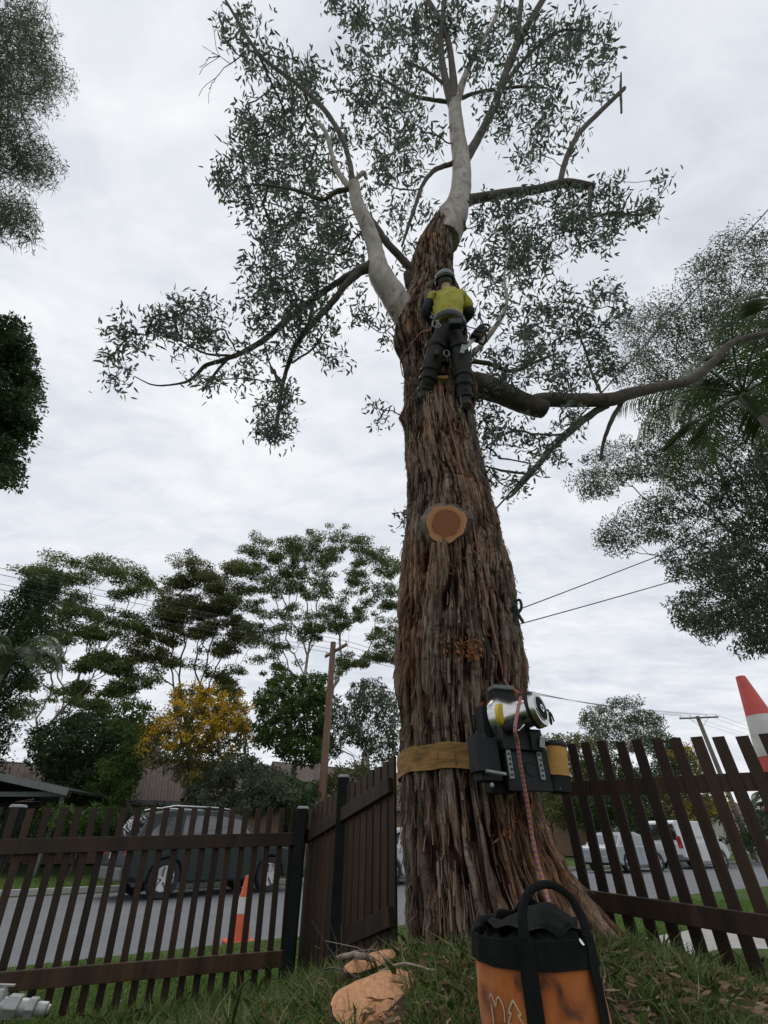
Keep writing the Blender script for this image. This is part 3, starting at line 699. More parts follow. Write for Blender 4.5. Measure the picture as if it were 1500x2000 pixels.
# limbs: (px, py, t, width px)
TTp = [(1000, 4.5), (900, 5.0), (800, 5.55), (700, 6.3), (600, 7.1), (530, 7.6), (430, 8.9), (350, 10.2), (300, 11.0), (200, 12.9), (100, 14.4), (0, 15.8), (-150, 17.5)]
TTp.sort(); _ty = [a for a, b in TTp]; _tt = [b for a, b in TTp]
def tt(py): return float(np.interp(py, _ty, _tt))
sk = Skel(); LIMB = []
def limb(pts, mat='gum', k=1.0, name='limb', n=12, wob=0.0):
    sp = smooth_chain([(a, b, (tt(b) if c is None else c) * k, w_) for a, b, c, w_ in pts], 6)
    P = [att(p[0], p[1], p[2]) for p in sp]; rad = [max(.004, p[3] * .5 / FPX * p[2]) for p in sp]
    P2 = [p + Vector((rnd(-1, 1), rnd(-1, 1), rnd(-1, 1))) * r_ * (.12 if r_ < .06 else .03) for p, r_ in zip(P, rad)]
    rad2 = [r_ * (rnd(.93, 1.09) if r_ < .06 else rnd(.985, 1.015)) for r_ in rad]
    MB().tube(P2, rad2, n).build(name, M[mat], gum, smooth=True)
    sk.chain(P, rad); return P
tq = [at(870, 470, 3.52), at(882, 430, 3.5)]
Lmain = limb([(868, 470, 8.35, 60), (880, 432, 8.9, 62), (893, 402, None, 46), (901, 360, None, 39), (901, 315, None, 35), (893, 262, None, 30), (888, 205, None, 25)], 'gum')
limb([(888, 215, None, 22), (872, 165, None, 15), (861, 95, None, 12), (866, 20, None, 10), (875, -60, None, 8)], 'branch')
limb([(888, 205, None, 20), (883, 130, None, 13), (872, 70, None, 11), (842, 10, None, 9), (800, -50, None, 6)], 'branch')
limb([(889, 205, None, 20), (912, 140, None, 11), (936, 90, None, 9), (965, 40, None, 7), (985, -30, None, 6)], 'gum')
limb([(909, 312, None, 20), (935, 268, None, 16), (962, 215, None, 15), (985, 150, None, 14), (1012, 85, None, 13), (1045, 25, None, 12), (1085, -40, None, 10)], 'branch')
limb([(1000, 118, None, 11), (1012, 60, None, 10), (1020, -20, None, 9)], 'branch')
limb([(985, 165, None, 8), (1030, 110, None, 6), (1090, 62, None, 5), (1150, 60, None, 3)], 'branch')
limb([(905, 395, None, 24), (930, 388, None, 19), (990, 378, None, 18), (1050, 370, None, 16), (1105, 358, None, 17), (1162, 366, None, 14)], 'branch')
limb([(1092, 362, None, 11), (1106, 310, None, 11), (1130, 262, None, 10), (1170, 220, None, 9), (1219, 173, None, 8)], 'branch')
limb([(1213, 142, None, 3), (1212, 178, None, 5), (1214, 220, None, 4)], 'branch')
limb([(1153, 366, None, 8), (1152, 400, None, 8), (1152, 428, None, 6)], 'branch'); limb([(1152, 425, None, 6), (1200, 415, None, 5), (1240, 420, None, 4), (1285, 412, None, 2)], 'branch')
limb([(886, 318, None, 9), (850, 332, None, 9), (826, 360, None, 8), (812, 400, None, 7), (795, 450, None, 6), (785, 480, None, 4)], 'branch')
limb([(880, 200, None, 8), (845, 195, None, 7), (800, 185, None, 6), (740, 150, None, 4)], 'branch'); limb([(893, 195, None, 8), (935, 180, None, 6), (1010, 170, None, 5), (1070, 172, None, 3)], 'branch')
limb([(875, 170, None, 7), (835, 140, None, 5), (790, 120, None, 4)], 'branch')
# left limb
limb([(818, 655, 6.3, 62), (790, 610, 6.45, 56), (765, 573, 6.55, 50), (742, 535, 6.7, 46), (735, 500, 6.9, 34), (728, 470, 7.0, 31), (712, 430, 7.2, 29), (697, 395, 7.4, 26), (692, 360, 7.6, 22)], 'gum')
limb([(690, 370, 7.6, 15), (683, 320, 7.9, 10), (668, 270, 8.3, 10), (630, 210, 8.8, 9), (575, 160, 9.3, 8), (510, 110, 9.7, 7), (470, 50, 10.1, 6), (435, -10, 10.6, 4)], 'branch')
limb([(688, 372, 7.6, 14), (660, 335, 7.8, 10), (648, 300, 8.0, 9), (636, 258, 8.2, 8), (612, 230, 8.5, 5)], 'gum')
limb([(684, 368, 7.6, 10), (655, 375, 7.6, 9), (630, 390, 7.6, 8), (590, 375, 7.7, 6), (545, 365, 7.8, 5), (500, 360, 7.8, 3)], 'branch')
limb([(695, 350, 7.6, 8), (710, 338, 7.7, 9), (716, 350, 7.7, 6)], 'gum')
limb([(806, 530, 7.5, 17), (780, 500, 7.5, 15), (752, 470, 7.5, 14), (722, 425, 7.7, 12), (705, 408, 7.8, 9)], 'branch')
limb([(745, 518, 6.8, 30), (722, 522, 6.75, 24), (700, 530, 6.7, 18), (655, 555, 6.7, 12), (610, 585, 6.75, 12), (560, 625, 6.8, 12), (510, 668, 6.85, 11), (465, 692, 6.9, 10), (430, 705, 6.95, 9), (400, 715, 7.0, 8), (375, 740, 7.0, 6), (345, 750, 7.1, 4), (300, 752, 7.2, 3), (262, 735, 7.3, 2)], 'branch')
limb([(705, 528, 6.7, 16), (672, 560, 6.6, 13), (640, 600, 6.55, 12), (595, 650, 6.5, 11), (575, 680, 6.5, 10), (556, 735, 6.45, 8), (546, 790, 6.4, 7), (540, 850, 6.4, 5)], 'branch')
limb([(612, 592, 6.75, 8), (604, 625, 6.7, 6), (596, 655, 6.7, 5)], 'branch'); limb([(445, 700, 6.9, 6), (420, 730, 6.95, 5), (395, 765, 7, 4)], 'branch')
limb([(455, 695, 6.9, 5), (400, 690, 6.95, 4), (350, 665, 7, 3), (290, 650, 7.1, 2)], 'branch')
# right heavy limb
limb([(895, 752, 5.75, 60), (930, 753, 5.7, 52), (965, 762, 5.65, 47), (1005, 780, 5.65, 42), (1035, 792, 5.7, 40), (1062, 800, 5.75, 36)], 'bark_simple', name='broken_limb')
limb([(1030, 790, 5.72, 30), (1062, 781, 5.8, 29), (1130, 782, 6.0, 27), (1195, 780, 6.2, 27), (1225, 770, 6.3, 24), (1290, 755, 6.6, 20), (1350, 742, 6.9, 18), (1395, 705, 7.2, 16), (1430, 670, 7.5, 14), (1500, 650, 7.9, 10)], 'bark_simple')
limb([(1185, 792, 6.2, 14), (1150, 812, 6.1, 14), (1090, 862, 5.9, 15), (1045, 915, 5.75, 12), (1005, 962, 5.65, 7), (990, 975, 5.6, 4)], 'branch')
limb([(1215, 785, 6.3, 9), (1195, 820, 6.2, 9), (1180, 860, 6.15, 7), (1172, 900, 6.1, 4)], 'branch'); limb([(1025, 925, 5.7, 5), (985, 920, 5.65, 5), (945, 910, 5.6, 3)], 'branch')
limb([(905, 708, 6.2, 12), (930, 685, 6.2, 11), (955, 655, 6.3, 11), (980, 618, 6.4, 9), (990, 585, 6.5, 7), (985, 540, 6.8, 4), (995, 480, 7.2, 3)], 'gum')
limb([(915, 705, 6.1, 10), (955, 710, 6.1, 9), (1000, 725, 6.1, 8), (1050, 705, 6.2, 6), (1090, 690, 6.3, 4)], 'branch')
limb([(1180, 778, 6.2, 5), (1160, 740, 6.3, 4), (1145, 690, 6.4, 4), (1128, 635, 6.5, 3), (1150, 600, 6.6, 2)], 'branch')
limb([(905, 452, 8.7, 16), (898, 436, 8.65, 20), (900, 428, 8.6, 20)], 'bark_simple', name='limb_stub')
limb([(800, 560, 7.3, 18), (797, 535, 7.4, 20)], 'bark_simple', name='limb_stub')

# foliage masses: px, py, rx, ry, density
blobs = []
def B(*a):
    for i in range(0, len(a), 5): blobs.append(a[i:i + 5])
B(240,640,34,30,1, 232,722,30,38,1.1, 285,655,36,32,.9, 340,622,42,44,1.1, 392,600,38,46,1, 385,668,46,44,.9, 395,735,42,26,1, 440,645,44,44,.7, 300,620,22,20,.6)
B(520,525,44,44,1.3, 560,570,58,52,1.3, 505,600,36,36,1, 545,640,52,44,1, 605,535,56,38,1.2, 640,495,56,44,1.2, 555,480,46,38,1.2, 520,692,46,30,.7, 478,738,18,36,.9, 640,640,40,44,.8, 660,690,26,22,1, 600,690,44,28,.7, 560,765,34,30,.9, 528,838,36,48,1.2, 548,802,40,44,1, 700,600,34,38,.7, 590,610,46,40,.9)
B(750,650,20,34,.7, 742,800,20,32,.8, 790,1022,12,22,.8, 735,620,24,28,.5)
B(470,340,44,44,1.2, 440,368,26,28,1, 500,390,46,38,1.1, 530,330,54,44,1.1, 590,340,50,44,.9, 500,265,44,50,1.1, 560,270,50,44,1, 455,45,28,44,1, 500,105,36,36,1, 520,60,18,28,.6, 478,225,26,34,1, 585,120,36,40,1, 605,165,38,44,1, 555,215,42,44,1, 620,280,52,44,1, 650,335,42,34,.8, 640,400,54,38,1, 580,420,52,38,1.1, 530,450,36,28,1.1, 665,450,44,44,1, 455,270,16,24,.8, 540,165,30,36,.9, 680,490,34,30,1)
B(680,25,40,34,.9, 740,50,44,40,1, 800,55,46,50,1.1, 715,130,50,44,1, 780,160,44,44,1, 690,185,34,34,1, 740,220,50,44,1, 800,235,44,50,1, 832,130,34,44,1, 700,272,30,32,.8, 760,300,44,40,.9, 805,310,36,36,.7, 840,260,26,36,.7, 785,370,34,40,.8, 740,350,32,32,.8, 835,410,24,32,.7, 765,430,34,34,.8, 720,400,24,24,.7, 790,500,24,30,.5, 850,50,30,40,.9)
B(905,40,44,44,1, 955,70,34,34,1, 985,25,36,34,1, 930,130,34,44,1, 965,185,34,34,1, 1040,60,44,34,1.1, 1080,100,44,36,1.1, 1125,60,44,36,1, 1150,110,44,36,1.1, 1172,170,30,26,1, 1040,150,44,36,1, 1065,210,44,36,1.1, 1005,220,34,26,.8, 960,245,34,26,.9, 1110,232,34,24,.8, 1050,262,34,32,.9, 1040,300,34,28,.9, 1120,290,24,22,.6, 1180,70,18,22,.8, 1000,120,30,30,.8)
B(1060,402,56,26,1, 1130,402,44,34,1, 1000,420,44,36,1, 962,402,26,16,.7, 940,440,24,34,.8, 1010,480,54,44,1.1, 1080,460,52,44,1.1, 1140,452,44,44,1, 1200,400,32,32,1, 1222,440,30,32,1, 1250,395,32,32,.9, 1180,362,32,16,.8, 1290,352,16,12,.8, 930,530,34,44,.9, 980,540,44,36,1, 1040,530,44,36,.9, 1000,592,34,34,.8, 1190,470,20,24,.8)
B(1100,590,54,36,1, 1170,572,34,26,.9, 1060,640,52,44,1.1, 1130,642,52,36,1.1, 1200,602,32,26,.8, 1010,682,44,36,1, 1080,700,52,36,1.2, 1150,692,44,36,1.1, 1180,722,26,26,1.1, 950,622,24,36,.7, 962,702,34,34,.9, 1000,742,52,24,1, 1120,742,52,26,1.1, 960,832,34,34,1, 950,872,24,28,.8, 1000,842,44,34,1, 1070,850,40,32,.9, 1120,822,34,26,.9, 962,930,22,24,.8, 1000,952,22,20,1, 1035,905,26,24,.8, 1085,890,24,20,.8, 940,770,20,30,.7)
subs = []; blobc = []
for px, py, rx, ry, den in blobs:
    t0 = tt(py) * (0.92 if px < 720 else 1.0) * rnd(.93, 1.07)
    if 640 < py and px > 900: t0 = tt(py) * .98 * rnd(.94, 1.06)
    c = att(px, py, t0); blobc.append((c, px, py, rx, ry, den, t0))
for q_ in ((786, 812), (795, 1022), (776, 660)):
    sk.chain([tsurf(R(186), at(q_[0], q_[1], 3.35).z, -.01)], [.02])
order = sorted(blobc, key=lambda b: min((b[0] - q).length for q in sk.p[::3]))
tips = sk.reach([b[0] for b in order], 4, .1, .06, .25)
leafP = []; leafD = []
for b in order:
    c, px, py, rx, ry, den, t0 = b
    k = max(3, int(rx * ry * .0070 * den + 1.5)); tg = []
    for _ in range(k):
        u = Vector((random.gauss(0, 1), random.gauss(0, 1))); 
        if u.length > 1.5: u *= 1.5 / u.length
        tg.append(att(px + u.x * rx * .62, py + u.y * ry * .62, t0 * (1 + random.gauss(0, .045))))
    subs += [(q, den, t0, ry) for q in tg]
    sk.reach(tg, 2, .1, .10, .1)
for q, den, t0, ry in subs:
    m = int(random.randint(14, 28) * (1.0 if den >= .9 else .8))
    sp = 10.0 * t0 / FPX
    a = np.array(q) + rng.normal(size=(m, 3)) * np.array([sp, sp, sp * .8]); leafP.append(a); leafD.append(np.full(m, t0))
leafP = np.concatenate(leafP); leafD = np.concatenate(leafD)
leaf_obj('crown', leafP, leafD * .0172, leafD * .0047, M['leaf_main'], gum, 0.55, True)
sk.radii(.0042, .42, .05)
sk.mb(4, True).build('twigs', M['twig'], gum, kind='stuff')
# bare dead twigs at the upper left
dt = Skel(); dt.chain([att(470, 110, 9.7), att(450, 125, 9.7), att(430, 110, 9.7)], [.012, .009, .006]); dt.reach([att(395 + rnd(-10, 25), 90 + k * 14, 9.7 + rnd(-.4, .4)) for k in range(9)] + [att(425 + 8 * k, 15 + 6 * k, 9.9) for k in range(3)], 4, .2, .05, 0, .9); dt.radii(.005, .3)
dt.mb(4).build('dead_twigs', M['twig'], gum, kind='stuff')
print('main leaves', len(leafP))
# ------------------------------------------------------------------ ropes
def rope(name, pts, r_, mat, label=None, cat=None, parent=None, k=8, n=8):
    sp = [Vector(p) for p in smooth_chain([tuple(p) for p in pts], k)]
    org = ORG.get(parent.name, Vector()) if parent is not None else Vector()
    mb = MB().tube([p - org for p in sp], r_, n, cap=True)
    me = bpy.data.meshes.new(name); me.from_pydata([tuple(v) for v in mb.v], [], mb.f)
    uv = me.uv_layers.new(name='UVMap'); s = [0.0]
    for a, b in zip(sp, sp[1:]): s.append(s[-1] + (b - a).length)
    for p in me.polygons:
        p.use_smooth = True
        ks = [me.loops[li].vertex_index % n for li in p.loop_indices]; wrap = (0 in ks and n - 1 in ks)
        for li in p.loop_indices:
            vi = me.loops[li].vertex_index; kk = vi % n
            uv.data[li].uv = (s[vi // n], (kk + (n if (wrap and kk == 0) else 0)) / n)
    o = link(name, me, mat, parent)
    if label: tag(o, label, cat)
    return o

# ------------------------------------------------------------------ lowering winch strapped to the trunk
W0 = att(1030, 1497, 2.14)
wr_ = Vector((.97, .25, 0)).normalized(); wn = Vector((.25, -.97, 0)).normalized(); wu = Vector((0, 0, 1))
KP = 2.14 / FPX
def wl(px, py, n=0.0):
    """a place on the winch: photo offsets from the plate centre, n metres towards the yard"""
    return W0 + wr_ * ((px - 1030) * KP) + wu * ((1497 - py) * KP * 1.06) + wn * n
WM = Matrix((wr_, wn, wu)).transposed()
win = root('lowering_winch', 'black and steel rope winch with round drum strapped to the trunk', 'winch', W0 - Vector((0, 0, .12)))
def wbox(name, px, py, wpx, hpx, n, dn, mat, par=None, bev=.004):
    return MB().box(wl(px, py, n), (wpx * KP, dn, hpx * KP * 1.06), WM).build(name, M[mat], par or win, bevel=bev)
wbox('back_plate', 988, 1462, 50, 150, -.12, .07, 'black')
wbox('mount_bracket', 1014, 1372, 44, 30, -.085, .07, 'black')
wbox('mount_lug', 1014, 1354, 50, 8, -.07, .08, 'trim')
fp = wbox('face_plate', 1030, 1498, 92, 76, 0, .018, 'black')
wbox('stand_off', 1030, 1496, 84, 60, -.055, .09, 'black')
MB().lathe([(.034, 0), (.034, .004), (.026, .004), (.026, .001)], wl(1036, 1500, .010), wn, 24).build('hole_ring', M['black'], fp, smooth=True)
for px in (990, 1056):
    sbar = wbox('slotted_bar', px, 1487, 9, 62, .016, .008, 'cap', fp, .001)
    for k in range(7): MB().box(wl(px + (k % 2 - .5) * 1.2, 1462 + k * 8.3, .021), (.011, .003, .009), WM).build('slot', M['black'], sbar)
axd = (wr_ * .56 + wn * .80 + wu * .10).normalized(); ce = wl(1054, 1405, .10)
drum = MB().lathe([(.05, -.235), (.112, -.232), (.118, -.205), (.112, -.18), (.090, -.16), (.074, -.12), (.070, -.05), (.074, -.015)], ce, axd, 40).build('drum', M['steel'], win, smooth=True)
fl = MB().lathe([(.074, -.018), (.086, -.012), (.086, .006), (.080, .014), (.0, .014)], ce, axd, 40, cap=False).build('end_flange', M['steel'], win, smooth=True)
MB().lathe([(.088, -.03), (.088, -.012), (.08, -.012)], ce, axd, 40, cap=False).build('seal_ring', M['black'], fl, smooth=True)
MB().lathe([(.058, .0145), (.058, .017), (.0, .017)], ce, axd, 36, cap=False).build('end_disc', M['post'], fl, smooth=True)
MB().lathe([(.060, .0145), (.060, .0175), (.057, .0175), (.057, .0145)], ce, axd, 36, cap=False).build('bright_ring', M['chrome'], fl, smooth=True)
MB().lathe([(.019, .017), (.019, .023), (.010, .023), (.010, .016), (0, .016)], ce, axd, 24, cap=False).build('socket', M['chrome'], fl, smooth=True)
MB().lathe([(.03, 0), (.055, .004), (.055, .022), (.03, .026)], wl(986, 1412, .0), (wr_ * .56 + wn * .8), 24).build('yellow_collar', M['yellow'], win, smooth=True)
wbox('drum_cradle', 1012, 1452, 64, 40, -.02, .10, 'black'); wbox('drum_arm', 1050, 1455, 26, 36, .03, .04, 'black')
MB().lathe([(.03, -.05), (.036, -.04), (.036, .03), (.026, .034), (.0, .028)], wl(1000, 1434, .075), (wn + wr_ * .2), 24, cap=False).build('cam_housing', M['black'], win, smooth=True)
MB().tube([wl(988, 1440, .06), wl(1000, 1446, .11), wl(1012, 1436, .115)], .005, 8).build('cam_pin', M['chrome'], win, smooth=True)
tb = wbox('tension_block', 954, 1486, 44, 70, -.055, .09, 'black'); wbox('tension_plate', 935, 1478, 26, 60, -.03, .10, 'black')
MB().tube([wl(935, 1508, .03), wl(975, 1512, .03)], .008, 10).build('bolt', M['galv'], win, smooth=True)
for k, (px, py) in enumerate(((948, 1528), (1080, 1452), (1026, 1462), (1090, 1530))):
    MB().lathe([(.008, 0), (.010, .004), (.010, .012), (.0, .014)], wl(px, py, .012 if k else .0), wn, 8, cap=False).build('bolt', M['galv'], win)
# spooled strap at the right-hand end
sp0 = wl(1100, 1482, -.02)
MB().lathe([(.050, -.075), (.0605, -.072), (.0605, .052), (.058, .056), (.05, .058)], sp0, (.08, -.05, 1), 32).build('strap_spool', M['strap_new'], win, smooth=True)
MB().lathe([(.03, .058), (.064, .058), (.066, .068), (.058, .080), (.02, .086)], sp0, (.08, -.05, 1), 24).build('spool_cap', M['black'], win, smooth=True)
MB().lathe([(.04, -.15), (.058, -.14), (.062, -.09), (.066, -.076), (.05, -.076)], sp0, (.08, -.05, 1), 24).build('ratchet_foot', M['black'], win, smooth=True)
wbox('spool_arm', 1080, 1470, 34, 14, -.05, .04, 'black'); wbox('spool_arm', 1082, 1520, 30, 12, -.05, .04, 'black')
wbox('white_tag', 1070, 1466, 16, 7, .0, .012, 'white', None, .001)
wt = MB(); wt.add([wl(1073, 1521, .0), wl(1081, 1519, .0), wl(1085, 1538, .0), wl(1077, 1530, .0), wl(1073, 1521, -.01), wl(1081, 1519, -.01), wl(1085, 1538, -.01), wl(1077, 1530, -.01)], [[0,1,2,3],[7,6,5,4],[0,4,5,1],[1,5,6,2],[2,6,7,3],[3,7,4,0]]); wt.build('white_tag', M['white'], win)
ed_ = (wr_ - axd * axd.dot(wr_)).normalized()
hk = [ce + axd * .012 + ed_ * .06 + wu * .0, ce + axd * .014 + ed_ * .09 + wu * .012, ce + axd * .014 + ed_ * .105 - wu * .03, ce + axd * .014 + ed_ * .092 - wu * .055, ce + axd * .014 + ed_ * .083 - wu * .03, ce + axd * .014 + ed_ * .10 + wu * .005, ce + axd * .014 + ed_ * .125 - wu * .005, ce + axd * .014 + ed_ * .137 - wu * .032]
MB().tube([Vector(p) for p in smooth_chain([tuple(p) for p in hk], 6)], .0045, 8).build('wire_hook', M['black'], win, smooth=True)
for k in range(4):
    a = wl(1052 + k * 4, 1450, .07 - k * .006); MB().box(a - wu * .025, (.007, .008, .05), WM @ Matrix.Rotation(.25, 3, 'Y')).build('tooth', M['galv'], win)
# webbing strap all round the trunk
zs = tray(850, 1482).z
st = MB(); angs = np.linspace(R(-57), R(303 - 14), 120); hw = .062
def strap_r(a, z):
    i = int(np.argmin(np.abs(zz - z))); j = int(np.argmin(np.abs(np.angle(np.exp(1j * (th - a)))))); w_ = RAD[max(0, i - 12):i + 12, max(0, j - 6):j + 7]; return float(w_.max()) + .006, cx[i], cy[i]
rs = [strap_r(a, zs)[0] for a in angs]; rs = np.convolve(np.pad(rs, 3, mode='edge'), np.ones(7) / 7, 'valid'); _, sx0, sy0 = strap_r(0, zs)
for i, a in enumerate(angs):
    dz = .012 * math.sin(a * 2) + .004 * math.sin(a * 9)
    for ro, zo in ((0, -hw), (0, 0), (0, hw), (.006, hw), (.009, .3 * hw), (.004, -.4 * hw), (.006, -hw)):
        rr_ = rs[i] + ro + .003 * math.sin(a * 23 + zo * 40); st.v.append(Vector((sx0 + rr_ * math.cos(a), sy0 + rr_ * math.sin(a), zs + dz + zo)))
for i in range(len(angs) - 1):
    for k in range(7):
        k2 = (k + 1) % 7; st.f.append([i * 7 + k, i * 7 + k2, (i + 1) * 7 + k2, (i + 1) * 7 + k])
so_ = st.build('trunk_strap', M['strap'], None, smooth=True); tag(so_, 'wide worn orange webbing strap wrapped round the trunk', 'strap')

# rope from up the trunk, round the drum and into the bag
BX, BY, BR, BZ = 0.415, 1.70, 0.158, 0.80
bag_z = H(BX, BY) - .01
up = [tray(863, 752, .01), tray(870, 790, .01), tray(884, 850, .006), tray(902, 920, .006), tray(920, 1000, .006), tray(935, 1085, .006), tray(952, 1180, .008), tray(973, 1270, .01), tray(986, 1330, .02)]
low = [ce - axd * .10 + wn * .085 - wr_ * .035 + wu * .06, att(1006, 1420, 2.02), att(1011, 1450, 2.02), att(1016, 1490, 2.01), att(1023, 1530, 2.0), att(1031, 1575, 1.98), att(1038, 1625, 1.95), att(1048, 1675, 1.90), att(1062, 1725, 1.84), att(1073, 1770, 1.76), att(1077, 1800, 1.68), Vector((BX + .03, BY, BZ - .06))]
rope('lowering_rope', low, .0085, M['rope'], 'orange and purple braided rope running from the winch drum into the bag', 'rope')
rope('work_rope', up + [low[0] + wu * .02], .0065, M['rope_red'], 'thin faded red rope running down the bark from the climber to the winch', 'rope')
dk = [at(912, 790, 3.02), at(924, 840, 2.98), at(937, 895, 2.95), at(950, 955, 2.92), at(963, 1015, 2.89), at(977, 1075, 2.86), at(990, 1130, 2.83), at(1000, 1172, 2.80), at(1004, 1196, 2.79), at(1008, 1222, 2.80)]
rope('dark_rope', dk, .0075, M['rope_dark'], 'thin dark rope with a knot hanging along the right side of the trunk', 'rope')
kn = [at(a + 4, b, c - .19) for a, b, c in ((1000, 1176, 2.99), (1011, 1172, 2.97), (1014, 1188, 2.98), (1003, 1200, 3.0), (995, 1190, 2.97), (1002, 1182, 2.95), (1008, 1200, 2.97), (1018, 1216, 2.98))]
rope('rope_knot', kn, .010, M['rope_dark'], 'dark overhand knot with a short tail beside the trunk', 'knot')

# ------------------------------------------------------------------ rope bag
bag = root('rope_bag', 'orange canvas rope bag with black rim, straps and arched handle', 'bag', (BX, BY, bag_z))
def bagp(a, z, off=0.0):
    """a = 0 faces the camera, positive to the right; gentle bulges and folds"""
    f = (z - bag_z) / (BZ - bag_z)
    r_ = BR * (1 + .03 * math.sin(3 * a + 1.2) * math.sin(f * 5 + a) + .022 * math.sin(7 * a + f * 9) * (1 - f * .5) + .012 * math.sin(13 * a - f * 14) - .05 * (1 - f) ** 3) + off
    a2 = a - math.pi / 2; return Vector((BX + r_ * math.cos(a2), BY + r_ * math.sin(a2), z))
def bag_shell(z0, z1, nz, off, n=96, thick=.004):
    mb = MB()
    for i in range(nz):
        z = z0 + (z1 - z0) * i / (nz - 1)
        for k in range(n): mb.v.append(bagp(2 * math.pi * k / n, z, off))
    for i in range(nz - 1):
        for k in range(n): mb.f.append([i*n + k, i*n + (k+1) % n, (i+1)*n + (k+1) % n, (i+1)*n + k])
    b = len(mb.v)
    for k in range(n): mb.v.append(bagp(2 * math.pi * k / n, z1, off - thick)); 
    for k in range(n): mb.v.append(bagp(2 * math.pi * k / n, z1 - .03, off - thick))
    t = (nz - 1) * n
    for k in range(n):
        mb.f.append([t + k, t + (k+1) % n, b + (k+1) % n, b + k]); mb.f.append([b + k, b + (k+1) % n, b + n + (k+1) % n, b + n + k])
    return mb
body = bag_shell(bag_z + .002, BZ - .028, 22, 0.0); body.f.append(list(range(96))[::-1])
bd = body.build('body', M['canvas'], bag, smooth=True)
bag_shell(BZ - .052, BZ + .002, 6, .006).build('rim_band', M['black_canvas'], bag, smooth=True)
# gathered black collar and liner above the rim
col = MB(); n = 90
for i in range(9):
    f = i / 8
    for k in range(n):
        a = 2 * math.pi * k / n
        hgt_ = .018 + .015 * math.sin(2 * a + .8) + .055 * math.exp(-((a - 2.75) / .5) ** 2) + .006 * math.sin(9 * a)
        r_ = (BR - .008) * (1 - .20 * f - .10 * f * f * (1 + math.sin(4 * a + 2)) + .03 * math.sin(11 * a + f * 5) * f)
        a2 = a - math.pi / 2; col.v.append(Vector((BX + r_ * math.cos(a2), BY + r_ * math.sin(a2), BZ - .03 + f * (.03 + hgt_))))
for i in range(8):
    for k in range(n): col.f.append([i*n + k, i*n + (k+1) % n, (i+1)*n + (k+1) % n, (i+1)*n + k])
o = col.build('collar', M['black_canvas'], bag, smooth=True); sm = o.modifiers.new('solid', 'SOLIDIFY'); sm.thickness = .004
lid = MB()
n2 = 26
for i in range(n2):
    for j in range(n2):
        u, v = (i / (n2 - 1) - .5) * 2, (j / (n2 - 1) - .5) * 2
        q = Vector((u * math.sqrt(1 - v * v / 2), v * math.sqrt(1 - u * u / 2))) * (BR * .84)
        lid.v.append(Vector((BX + q.x, BY + q.y, BZ + .005 + .04 * math.exp(-((q.x - .05) ** 2 + (q.y - .02) ** 2) / .004) + .03 * float(vn(q.x + 3, q.y + 5, 24)) )))
for i in range(n2 - 1):
    for j in range(n2 - 1): lid.f.append([i*n2 + j, (i+1)*n2 + j, (i+1)*n2 + j + 1, i*n2 + j + 1])
lid.build('liner', M['black_canvas'], bag, smooth=True)
def band(mbx, pts, wv, thick, nrmf):
    b = len(mbx.v)
    for i, p in enumerate(pts):
        d = (pts[min(i + 1, len(pts) - 1)] - pts[max(0, i - 1)]).normalized(); nr = nrmf(p); sd_ = d.cross(nr).normalized()
        for s_, o_ in ((-1, 0), (1, 0), (1, 1), (-1, 1)): mbx.v.append(p + sd_ * wv * .5 * s_ + nr * thick * o_)
    for i in range(len(pts) - 1):
        for k in range(4): mbx.f.append([b + i*4 + k, b + i*4 + (k+1) % 4, b + (i+1)*4 + (k+1) % 4, b + (i+1)*4 + k])
    mbx.f.append([b, b+1, b+2, b+3]); mbx.f.append([b + (len(pts)-1)*4 + k for k in range(4)][::-1]); return mbx
outw = lambda p: Vector((p.x - BX, p.y - BY, 0)).normalized()
for a in (R(-20), R(46)): 
    band(MB(), [bagp(a, bag_z + .01 + (BZ - .0 - bag_z) * i / 14, .007) for i in range(15)], .042, .003, outw).build('strap', M['black_canvas'], bag, smooth=False)
h0, h1 = bagp(R(-20), BZ + .005, .004), bagp(R(46), BZ + .005, .004)
cc = (h0 + h1) / 2; hp = []
for i in range(25):
    f = i / 24; a = math.pi * f; p = h0.lerp(h1, .5 - .5 * math.cos(a) * 1.0) + Vector((0, .02, 0)) * math.sin(a); p.z = BZ + .005 + .105 * math.sin(a) ** .75; hp.append(p)
MB().tube(hp, [.014 - .004 * math.sin(math.pi * i / 24) for i in range(25)], 10, True, .7).build('handle', M['black_canvas'], bag, smooth=True)
h2, h3 = bagp(R(160), BZ, .004), bagp(R(232), BZ, .004); hp = []
for i in range(17):
    f = i / 16; a = math.pi * f; p = h2.lerp(h3, .5 - .5 * math.cos(a)) + Vector((-.02, .05, 0)) * math.sin(a); p.z = BZ - .005 + .02 * math.sin(a); hp.append(p)
MB().tube(hp, .013, 8, True, .7).build('handle', M['black_canvas'], bag, smooth=True)
MB().lathe([(.006, 0), (.008, .003), (.008, .006), (0, .008)], bagp(R(34), BZ - .004, .004), (.5, -.6, .5), 12, cap=False).build('eyelet', M['chrome'], bag, smooth=True)
